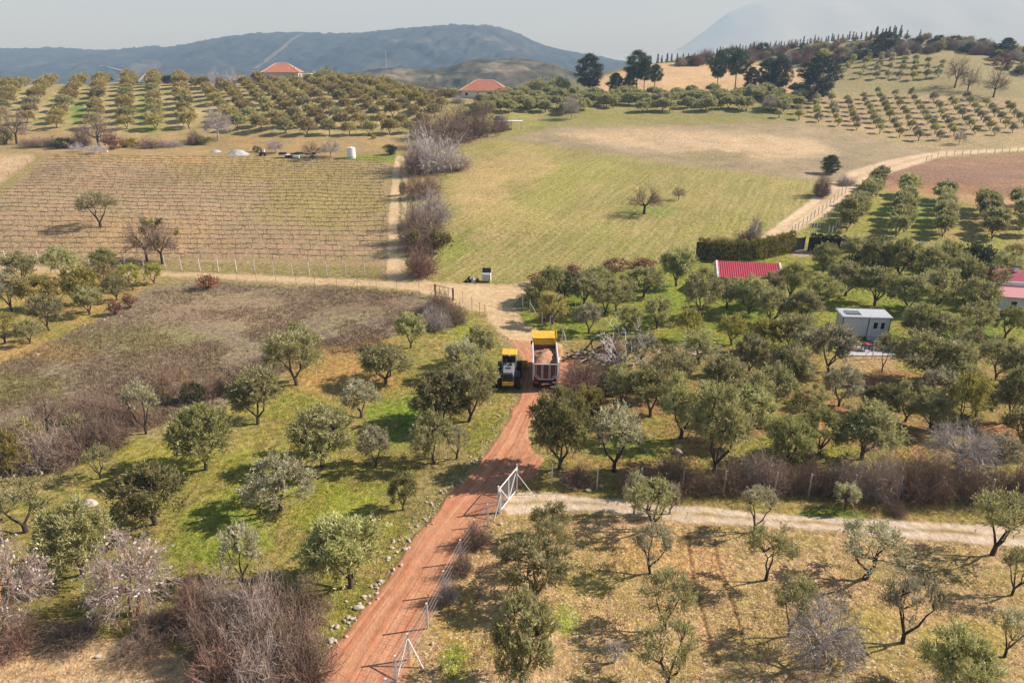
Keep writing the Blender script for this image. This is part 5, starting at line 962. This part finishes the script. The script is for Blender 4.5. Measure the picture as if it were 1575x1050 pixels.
P = at_Y(746, 153, 288); P[2] = float(ground(P[0], P[1])) - .1
t = hip_house('farmhouse', 'low farmhouse with a wide red hipped tile roof beyond the purple bushes', P, R(-4), 17.5, 12, 2.9, 6.6, M['wallw'], extras=((-5.5,-2.5,4.7),(-2.2,1.0,6.2),(3.6,2,5.4),(6,1,4.4)))
PB().box((-10.8,-3,1.0), (4.2,5,2.6)).build('annex_wall', M['wallg'], t); slope_roof(t, M['tile'], None, -13.2, -8.4, -6.2, 2.2, -.4, 3.0, 1, 'annex_roof'); PB().box((-12.8,0,2.6), (2.4,2.0,1.8)).build('water_tank', M['white'], t)
# ---- carport, cars, tank and the clutter above the vineyard
a = hit(775, 200, 60); t = thing('carport', 'flat white carport on thin posts above the field corner', 'carport', a, R(-3)); PB().box((2.4,1.6,2.75), (7.2,3.4,.18)).build('canopy', M['white'], t); [PB().box((x,y,1.3), (.12,.12,2.9)).build('post', M['galv'], t) for x in (-.9,2.4,5.7) for y in (.15,3.1)]
def car(label, P, rz, body):
    t = thing('parked_car', label, 'car', P, rz); b = PB(); b.box((0,0,.62), (4.2,1.72,.62), top=(.97,.95)); b.build('body', body, t, .1); c = PB().box((-.15,0,1.18), (2.3,1.5,.52), top=(.72,.84)).build('cabin', M['glass'], t, .06); PB().box((-.2,0,1.455), (1.55,1.22,.05)).build('roof_panel', body, c)
    for x in (-1.3, 1.3):
        for y in (-.82, .82): w = PB().rod((x,y-.1,.31), (x,y+.1,.31), .31, 14).build('wheel', M['black'], t)
    for y in (-.6, .6): PB().box((2.07,y,.7), (.08,.3,.14)).build('headlight', M['white'], t)
    PB().box((-2.08,0,.72), (.06,1.4,.12)).build('tail_light', M['redc'], t)
car('black car parked under the edge of the white carport', hit(771, 200, 60) + np.array([-.6,.6,0]), R(10), M['frame']); car('dark car parked among the small olives right of the farmhouse', hit(819, 164, 60), R(-20), M['frame'])
t = thing('tarpaulin_heap', 'blue tarpaulin heap beside the white carport', 'tarpaulin', hit(766, 184, 60)); B = PB(); B.box((0,0,.6),(3.0,2.0,1.4),top=(.5,.6)).box((.9,.2,.4),(2.2,1.6,1.0),rz=.5,top=(.6,.6)); B.build('tarpaulin', M['blue'], t, .2)
a = hit(541, 243, 60); t = thing('water_tank', 'upright white cylindrical water tank above the vineyard', 'tank', a); B = PB(); B.rod((0,0,0), (0,0,2.8), 1.15, 24); B.build('tank_body', M['tank'], t); PB().rod((0,0,2.8), (0,0,3.0), .45, 16).build('lid', M['tank'], t); B = PB(); [B.rod((0,0,z),(0,0,z+.06),1.19,24) for z in (.5,1.2,1.9,2.5)]; B.build('hoop', M['ltgrey'], t)
a = hit(460, 243, 60); t = thing('flatbed_trailer', 'long flatbed trailer with a white side edge and dark load above the vineyard', 'trailer', a); PB().box((0,.9,.75), (11,1.8,.16)).build('deck', M['white'], t); [PB().rod((x,y-.12,.35), (x,y+.12,.35), .35, 12).build('wheel', M['black'], t) for x in (-3.6,-2.6,3.4) for y in (.1,1.7)]; B = PB(); [B.box((RNG.uniform(-4.8,4.6),.95+RNG.uniform(-.3,.3),1.0+RNG.uniform(0,.2)), (RNG.uniform(.8,1.8),1.0,RNG.uniform(.4,.9)), rz=RNG.uniform(-.4,.4)) for _ in range(12)]; B.build('load', M['logw'], t, .04); PB().box((-.3,-.6,.4), (1.1,.8,.7)).build('toolbox', M['white'], t)
def heap(name, label, cat, px, py, w, h, mat, seed, d=.7):
    a = hit(px, py, 30); n = 16; g = np.linspace(-1, 1, n); X, Y = np.meshgrid(g, g); r = np.hypot(X, Y); Z = h * np.clip(1 - r ** 1.6, -.1, 1) + fbm(X * 3 + seed * 7, Y * 3, 4) * h * .9 * np.clip(1.2 - r, 0, 1) - .05; V = np.stack([X.ravel() * w / 2, Y.ravel() * w / 2 * d, Z.ravel()], 1); o = link(name, mesh_np(name, V, grid_q(n, n)[:, ::-1]), mat, None, False); o.location = a; return tag(o, label, cat)
heap('rubble_heap', 'larger white rubble heap above the vineyard', 'rubble heap', 366, 237, 6.5, 1.3, M['rubble'], 1); heap('rubble_heap', 'smaller white rubble heap above the vineyard', 'rubble heap', 332, 234, 3.5, .8, M['rubble'], 2)
t = thing('tractor_implement', 'dark farm implement with a white canister above the vineyard', 'implement', hit(405, 240, 60)); PB().box((0,0,.8),(1.6,1.2,.5)).box((-.4,0,1.4),(.3,.3,1.2)).build('frame', M['frame'], t); [PB().rod((x,-.5,.4),(x,-.3,.4),.4,12).build('wheel', M['black'], t) for x in (-.6,.6)]; PB().rod((.5,-.2,1.0),(.5,-.2,1.9),.22,12).build('canister', M['white'], t)
t = thing('market_bench', 'low white bench at the foot of the slanting white tree', 'bench', hit(160, 234, 60)); PB().box((0,0,.45),(2.4,.5,.1)).build('seat', M['white'], t); [PB().box((x,0,.2),(.1,.4,.42)).build('leg', M['white'], t) for x in (-1,1)]
# ---- waste bin and rubbish at the junction
a = hit(748, 433); t = thing('waste_container', 'grey steel waste container with a raised black lid at the junction', 'waste container', a, R(-4)); B = PB(); B.hexa([(-.55,-.45,.2),(.55,-.45,.2),(.55,.45,.2),(-.55,.45,.2),(-.64,-.55,1.25),(.64,-.55,1.25),(.64,.55,1.25),(-.64,.55,1.25)]); bd = B.build('body', M['bin_'], t, .03); PB().box((0,.62,1.55),(1.3,.07,.8),rx=R(-12)).build('lid', M['frame'], t); [PB().rod((x,y-.04,.1),(x,y+.04,.1),.1,10).build('wheel', M['black'], t) for x in (-.45,.45) for y in (-.35,.35)]; PB().box((.67,0,.75),(.05,1.0,1.1)).build('side_panel', M['white'], bd)
for i, (px, py, w, h, mt, lab) in enumerate([(722,433,1.3,.8,'blackbag','black rubbish bag left of the white sack by the waste container'),(728,434,.9,.9,'rubble','white sack on the rubbish pile by the waste container'),(734,433,1.0,.6,'rustm','brown scrap heap next to the waste container'),(718,434,1.0,.5,'blackbag','flat black rubbish bag farthest from the waste container')]): heap('rubbish_bag' if mt != 'rustm' else 'scrap_heap', lab, 'rubbish', px, py, w, h, M[mt], 4 + i, .8)
# ---- log pile near the dead tree
t = thing('brush_pile', 'dark pile of cut logs and branches beside the silver-grey dead tree', 'log pile', hit(893, 552)); rg = np.random.default_rng(8)
for k in range(26):
    p = np.array([rg.normal(0, 1.5), rg.normal(0, .8), abs(rg.normal(.35, .35))]); d = nrm(np.array([rg.normal(), rg.normal() * .6, rg.normal() * .25])) * rg.uniform(.7, 1.9); B = PB(); B.rod(p - d, p + d, rg.uniform(.05, .14), 6); B.build('log', M['logw'] if k % 4 else BM['grey'], t)
# ---- hedges and the dark gate
def hedge(label, pts, h, th=1.1):
    G = np.array([hit(x, y) for x, y in pts]); rng = np.random.default_rng(len(label)); B = MB(); seg = np.diff(G, axis=0); Ls = np.linalg.norm(seg, axis=1); n = int(Ls.sum() * 420); t = rng.random(n) * Ls.sum(); i = np.searchsorted(np.cumsum(Ls), t); i = np.clip(i, 0, len(Ls) - 1); f = (t - np.concatenate([[0], np.cumsum(Ls)[:-1]])[i]) / Ls[i]; c = G[i] + seg[i] * f[:, None]; nn = nrm(np.stack([-seg[i][:, 1], seg[i][:, 0], np.zeros(n)], 1)); a = rng.uniform(-.35, math.pi + .35, n); hh = h * (1 + .06 * np.sin(t * 5.2) + .04 * np.sin(t * 2.1)); off = np.cos(a)[:, None] * nn * th / 2 * (1 + .15 * np.sin(t * 5.2))[:, None]; z = np.where(rng.random(n) < .3, hh * (.86 + .14 * rng.random(n)), hh * rng.random(n)); off = np.where((z > hh * .86)[:, None], off * rng.random(n)[:, None], np.sign(np.cos(a))[:, None] * nn * th / 2 * (.85 + .3 * rng.random(n))[:, None])
    P = c + off + np.stack([np.zeros(n)] * 2 + [z], 1) + rng.normal(0, .06, (n, 3)); B.blades(P - G[0], nrm(nrm(off + 1e-6) * .5 + [0, 0, .9] + rng.normal(size=(n, 3)) * .5), rng, .26 * rng.uniform(.6, 1.3, n), .11)
    K = PB(); 
    for p, q in zip(G[:-1], G[1:]): K.hexa([*(np.array([p + [-.3,0,-.3], p + [.3,.3,-.3], q + [.3,.3,-.3], q + [-.3,0,-.3]]) - G[0]), *(np.array([p + [-.3,0,h*.85], p + [.3,.3,h*.85], q + [.3,.3,h*.85], q + [-.3,0,h*.85]]) - G[0])])
    o = thing('hedge', label, 'hedge', G[0]); link('foliage', B.mesh('foliage', LM['hedge' if 'long' in label else 'ever']), None, o); K.build('core', BM['dark'], o); return o
hedge('long clipped conifer hedge behind the red-roofed house', [(1072,398),(1100,401),(1130,402),(1160,400),(1190,394),(1218,386)], 3.3); hedge('short dark hedge beyond the dark metal gate', [(1244,386),(1265,387),(1288,389),(1302,390)], 2.8)
a = hit(1219, 386); t = thing('metal_gate', 'dark panelled metal gate between the two hedges', 'gate', a, R(20)); [PB().box((.65+i*1.05,0,1.15),(1.0,.06,2.1)).build('panel', M['frame'], t) for i in range(2)]; [PB().box((x,0,1.1),(.14,.14,2.6)).build('gate_post', M['dkgrey'], t) for x in (.05,2.3)]
# ---- vineyard: each row is a thing of its own
tops = (246, 397); rowsn = 29; post_me = PB().box((0,0,.6),(.06,.06,1.3)).build('post', M['wood']).data; bpy.data.objects.remove(bpy.data.objects['post'] if bpy.data.objects['post'].parent is None else [o for o in bpy.data.objects if o.data is post_me][0])
ya = [hit(300, 247)[1], hit(300, 398)[1]]
for r in range(rowsn):
    Yc = ya[1] + (ya[0] - ya[1]) * r / (rowsn - 1); slope = -.03; rng = np.random.default_rng(700 + r)
    pyr = to_px(np.array([0, Yc, float(ground(-40, Yc))]))[1]; xr = hit(594 - (0 if pyr > 300 else 0), float(pyr))[0]; lx = np.interp(pyr, [245, 300, 305, 397], [74, 6, -60, -120]); xl = hit(float(lx), float(pyr))[0]
    o = thing('vine_row', f'{ORD[r]} trellised row of bare vines uphill from the white post fence', 'vine row', (xl, Yc, float(ground(xl, Yc))), 0, 'rows of bare vines in the vineyard'); o0 = np.array(o.location)
    X = np.arange(xl, xr, 1.9) + rng.normal(0, .35, len(np.arange(xl, xr, 1.9))); B = MB()
    gaps = rng.random(len(X)) < .08
    for x in X[~gaps]:
        y = Yc + slope * (x + 40) + rng.normal(0, .06); z = float(ground(x, y)); p = np.array([x, y, z]) - o0; hgt = rng.uniform(.65, .85); e = p + [rng.normal(0,.1), rng.normal(0,.06), hgt]
        B.tube([p - [0,0,.1], (p + e) / 2 + [rng.normal(0,.07),0,0], e], [.05,.04,.035], 3)
        for sg in (-1, 1):
            if rng.random() < .95: B.tube([e, e + [sg*.5, rng.normal(0,.05), .06+rng.normal(0,.05)], e + [sg*rng.uniform(.75,1.0), rng.normal(0,.05), .04+rng.normal(0,.06)]], [.06,.05,.035], 3)
        if rng.random() < .6: B.tube([e, e + [rng.normal(0,.1), 0, .2], e + [rng.normal(0,.2), rng.normal(0,.1), rng.uniform(.25,.5)]], [.014,.011,.008], 3)
    xs = np.linspace(xl, xr, 24); W_ = np.stack([xs - o0[0], Yc + slope * (xs + 40) - o0[1], ground(xs, Yc + slope * (xs + 40)) + .82 - o0[2]], 1); B.tube(W_, [.016] * 24, 3)
    link('vines', B.mesh('vines', M['vine']), None, o)
    for x in np.arange(xl + .3 + (r * 1.7) % 5, xr, 6.3) + rng.normal(0, .5):
        y = Yc + slope * (x + 40); c = bpy.data.objects.new('post', post_me); S.collection.objects.link(c); c.parent = o; c.location = np.array([x, y, float(ground(x, y))]) - o0; c.rotation_euler = (rng.normal(0,.04), rng.normal(0,.05), 0)
# ---- stones
def stone_mesh(seed):
    rng = np.random.default_rng(seed); import bmesh; bm = bmesh.new(); bmesh.ops.create_icosphere(bm, subdivisions=2, radius=.5); ax = rng.uniform(.65, 1.2, 3); pl = nrm(rng.normal(size=(7, 3)))
    for v in bm.verts:
        p = np.array(v.co); 
        for q in pl:
            d = p @ q; 
            if d > .34: p = p - q * (d - .34) * .85
        v.co = p * ax * [1, 1, .75]
    me = bpy.data.meshes.new('stone'); bm.to_mesh(me); bm.free(); me.materials.append(M['stone' if seed % 3 else 'stone2']); return me
STN = [stone_mesh(k) for k in range(6)]
def stone(px, py, size, label, group=None):
    P = hit(px, py); o = bpy.data.objects.new('stone', STN[RNG.randrange(6)]); S.collection.objects.link(o); o.location = P + np.array([0, 0, size * .12]); o.scale = (size * RNG.uniform(.8, 1.3), size * RNG.uniform(.8, 1.2), size); o.rotation_euler = (RNG.uniform(-.3,.3), RNG.uniform(-.3,.3), RNG.uniform(0, 6)); return tag(o, label, 'stone', group)
el = np.array(RED_L[1:], float); sl = np.concatenate([[0], np.cumsum(np.hypot(*np.diff(el, axis=0).T))])
for k in range(270):
    s = RNG.random() ** .8 * sl[-1]; i = np.interp(s, sl, el[:, 0]); j = np.interp(s, sl, el[:, 1]); dep = (j - 95) / 500
    if 760 < j or RNG.random() < .75: stone(i - abs(RNG.gauss(2, 9 * dep + 2)), j + RNG.gauss(0, 5 * dep), RNG.choice([.1,.12,.14,.16,.18,.22,.26]) * (1.3 if j > 840 else 1), 'pale stone in the rubble line along the bank of the red road', 'stones lining the bank of the red road')
for px, py, s, lab in [(160,493,.45,'white flat stone lying in the scrub, lower of two near the grove'),(186,487,.4,'white upright stone in the scrub near the dry bush'),(130,500,.4,'white stone at the scrub edge farthest from the dry bush'),(58,546,.4,'white stone at the edge of the straw patch'),(1043,697,.75,'white flat slab on the grass below the wide olive'),(730,712,.45,'white boulder on the bank in the shadow across the red road'),(711,742,.4,'tan boulder on the bank at the road shadow'),(552,935,.5,'large pale boulder at the lower road bank'),(892,745,.6,'pale boulder at the fence foot beside the gate, upper'),(884,752,.5,'pale boulder at the fence foot beside the gate, lower'),(905,755,.4,'small pale stone at the fence foot beside the gate'),(925,748,.4,'pale stone right under the second fence post'),(770,806,.35,'white stone in the grass beside the gate strut'),(152,1010,.3,'white stone in the straw field'),(22,986,.3,'white stone at the straw field border near the almond'),(665,990,.35,'white stone beside the fence brace at the road'),(1555,680,.3,'pale stone on the red soil by the frame edge'),(1095,835,.25,'white stone beside the wheel ruts')]: stone(px, py, s, lab)
heap('stone_heap', 'low heap of tan stones in the meadow beside the scrub brush', 'stone heap', 175, 660, 1.6, .5, M['stone2'], 9); heap('stone_heap', 'pale stone pile below the broad meadow olive', 'stone heap', 137, 775, 1.4, .5, M['stone'], 11)
# ---- grass tufts, dry stubble and low scrub growing on the fields
tm, n, L, b = newmat("grass_blades"); c0 = ND(n, "ShaderNodeAttribute", attribute_name="ca").outputs["Color"]; g = n.new("ShaderNodeNewGeometry"); hv = n.new("ShaderNodeVectorMath"); hv.operation = 'SCALE'; L.new(c0, hv.inputs[0]); L.new(mapr(n, L, g.outputs["Random Per Island"], 0, 1, .55, 1.3), hv.inputs[3]); L.new(hv.outputs[0], b.inputs["Base Color"])
def tufts(name, label, regs, N, nb, h0, h1, wd, seed, tint=None, dens=None, ymin=400):
    rng = np.random.default_rng(seed); ok = np.isin(fname_v, [names.index(r) for r in regs]) & (gpx > -160) & (gpx < 1735) & (gpy > ymin) & (gpy < 1120); idx = np.nonzero(ok)[0]
    if dens is not None: idx = idx[rng.random(len(idx)) < dens(idx)]
    idx = idx[rng.integers(0, len(idx), N)]; base = GV[idx] + rng.normal(0, .12, (N, 3)) * [1, 1, 0]; P = np.repeat(base, nb, 0) + rng.normal(0, .07, (N * nb, 3)) * [1, 1, 0] - [0, 0, .03]; D = nrm(np.array([0, 0, 1.]) + rng.normal(size=P.shape) * .45); B = MB(); B.blades(P, D, rng, rng.uniform(h0, h1, len(P)), wd, .35)
    f = rng.random((N, 1)); col = CA[idx] * f + CB[idx] * (1 - f); col = col if tint is None else col * (1 - .55) + np.array(tint) * .55; col = np.repeat(np.repeat(col, nb, 0), 4, 0)
    me = mesh_np(name, np.concatenate(B.V), np.concatenate(B.Q), dict(ca=col)); o = link(name, me, tm); o["kind"] = "stuff"; o["label"] = label
vr = np.array([-1] + [names.index(r[0]) for r in REG])[RID + 1]; fname_v = np.where(vr < 0, 0, vr)
patch = lambda lo, sc: (lambda idx: np.clip((fbm(GX[idx] / sc, GY[idx] / sc, 4) - lo) * 6, 0.03, 1))
tufts('grass', 'short grass and weeds covering the meadow', ['meadow', 'verge', 'garden_ground', 'grove_ground', 'grass_verge'], 42000, 3, .05, .17, .04, 1, None, patch(-.08, 3))
tufts('stubble', 'dry stubble covering the orchard floor', ['dry_orchard', 'straw_field', 'red_soil_grove'], 40000, 3, .04, .13, .038, 2, None, patch(-.1, 2))
tufts('low_scrub', 'low dry brown scrub covering the slope', ['scrub_ground'], 30000, 4, .12, .42, .035, 3, A(150, 122, 98), patch(-.06, 6))
# ---- distant hills
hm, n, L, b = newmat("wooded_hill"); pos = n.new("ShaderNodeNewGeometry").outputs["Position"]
c = mixc(n, L, mapr(n, L, noise(n, L, pos, .012, 6, .65), .42, .6), (.018, .03, .036), (.042, .054, .056)); c = mixc(n, L, mapr(n, L, noise(n, L, pos, .0045, 5, .6), .56, .72), c, (.13, .115, .10)); c = mixc(n, L, mapr(n, L, noise(n, L, pos, .05, 3, .7), .45, .62, 0, .75), c, (.012, .02, .022)); L.new(c, b.inputs["Base Color"])  # woodland colours shifted to blue: aerial haze painted into the ridge surface
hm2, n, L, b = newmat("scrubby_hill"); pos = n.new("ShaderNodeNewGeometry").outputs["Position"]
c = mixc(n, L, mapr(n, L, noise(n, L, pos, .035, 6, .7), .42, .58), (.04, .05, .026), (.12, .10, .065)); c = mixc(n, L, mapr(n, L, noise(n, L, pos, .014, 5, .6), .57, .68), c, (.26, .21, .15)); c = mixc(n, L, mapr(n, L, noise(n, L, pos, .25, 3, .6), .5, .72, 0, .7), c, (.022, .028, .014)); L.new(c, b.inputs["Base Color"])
pm = plain("haze_pale_mountain", (.34, .38, .43), .95, 0, .1, .002)  # pale blue-grey base colour has distance haze painted in, on top of the volume
def hill(name, prof_px, Y, depth, foot, mat, x0, x1, nx, ny, lump, ls, seed, cut=None):
    """A ridge whose crest passes through the surveyed skyline points, sloping to its foot on both sides."""
    pp = np.array([at_Y(x, y, Y) for x, y in prof_px]); xs = np.linspace(x0, x1, nx); cz = np.interp(xs, pp[:, 0], pp[:, 2]); ys = np.linspace(-1, 1, ny); X, T = np.meshgrid(xs, ys); Yg = Y + T * depth; fall = np.clip(1 - np.abs(T) ** 1.25, 0, 1); C = np.tile(cz, (ny, 1)); sp = fbm(X / ls / 4 + seed, Yg / ls / 4, 5)
    Z = foot + (C - foot) * np.clip(fall + sp * .55 * (1 - fall) * 2 * fall, 0, 1.02) + fbm(X / ls + seed, Yg / ls, 5) * lump
    if cut is not None: Z = cut(X, Yg, Z)
    V = np.stack([X.ravel(), Yg.ravel(), Z.ravel()], 1); o = link(name, mesh_np(name, V, grid_q(ny, nx)[:, ::-1]), mat, None, True); o["kind"] = "structure"; return o
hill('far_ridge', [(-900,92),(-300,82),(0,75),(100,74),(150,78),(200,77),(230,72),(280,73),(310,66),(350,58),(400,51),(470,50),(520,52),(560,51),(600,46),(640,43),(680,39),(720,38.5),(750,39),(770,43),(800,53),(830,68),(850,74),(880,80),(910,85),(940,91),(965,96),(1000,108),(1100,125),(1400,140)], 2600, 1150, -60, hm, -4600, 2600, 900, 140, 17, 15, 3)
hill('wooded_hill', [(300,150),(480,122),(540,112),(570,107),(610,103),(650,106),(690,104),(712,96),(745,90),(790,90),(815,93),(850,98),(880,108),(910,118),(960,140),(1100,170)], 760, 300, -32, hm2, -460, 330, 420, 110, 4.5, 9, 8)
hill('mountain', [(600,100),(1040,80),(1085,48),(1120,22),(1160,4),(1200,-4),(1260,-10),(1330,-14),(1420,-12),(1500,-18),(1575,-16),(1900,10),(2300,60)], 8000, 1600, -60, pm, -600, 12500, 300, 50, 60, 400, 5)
# pale firebreak and tracks on the far ridge, white quarry village
o = None
def draped(name, pts, w, mat):
    P = np.array(pts, float); hillo = bpy.data.objects['far_ridge']; V = []; dg = bpy.context.evaluated_depsgraph_get(); out = []
    for (x0, y0), (x1, y1) in zip(P[:-1], P[1:]):
        for f in np.linspace(0, 1, 14, endpoint=False):
            d = ray(x0 + (x1 - x0) * f, y0 + (y1 - y0) * f); hit_, co, nn, _ = hillo.ray_cast(Vector((0, 0, CZ)), Vector(nrm(d)))
            if hit_: out.append(np.array(co) + np.array(nn) * 1.2)
    if len(out) < 3: return
    out = np.array(out); V = np.concatenate([out + [-w / 2, 0, 0], out + [w / 2, 0, 0]]); k = len(out); i = np.arange(k - 1); o = link(name, mesh_np(name, V, np.stack([i, i + k, i + k + 1, i + 1], 1)), mat); o["kind"] = "structure"
bpy.context.view_layer.update()
palem = plain("pale_bare_earth", (.42, .34, .27), .95, 0, .2, .02)
draped('firebreak_track', [(388,110),(400,101),(430,78),(452,60),(466,52)], 14, plain('firebreak_scrub', (.15, .125, .10), .95, 0, .3, .02)); draped('hill_track', [(154,101),(180,107),(205,112),(226,114),(218,121),(213,127)], 9, palem)
# ---- radio mast beyond the hill
P = at_Y(594.5, 101, 900); t = thing('radio_mast', 'thin radio mast far behind the orchard on the small hill', 'mast', P); PB().rod((0,0,-20),(0,0,17),.22,6).build('pole', M['galv'], t); PB().box((0,0,11),(1.2,.3,.3)).build('antenna', M['galv'], t)
# ---- haze
hz = PB().box((0,0,0), (2,2,2)).build('haze', None); x0, x1, y0, y1, z0, z1 = -14500, 14500, -10500, 10500, -110, 900
hz.scale = ((x1 - x0) / 2, (y1 - y0) / 2, (z1 - z0) / 2); hz.location = ((x0 + x1) / 2, (y0 + y1) / 2, (z0 + z1) / 2); hz["kind"] = "stuff"; hz["label"] = "thin pale haze over the valley"
m = bpy.data.materials.new("haze_air"); m.use_nodes = True; n = m.node_tree.nodes; n.remove(n["Principled BSDF"]); v = n.new("ShaderNodeVolumePrincipled"); v.inputs["Color"].default_value = (.44, .68, 1.0, 1); v.inputs["Absorption Color"].default_value = (.78, .84, 1, 1); v.inputs["Density"].default_value = .0003; v.inputs["Anisotropy"].default_value = 0.0; m.node_tree.links.new(v.outputs[0], n["Material Output"].inputs["Volume"]); hz.data.materials.append(m)
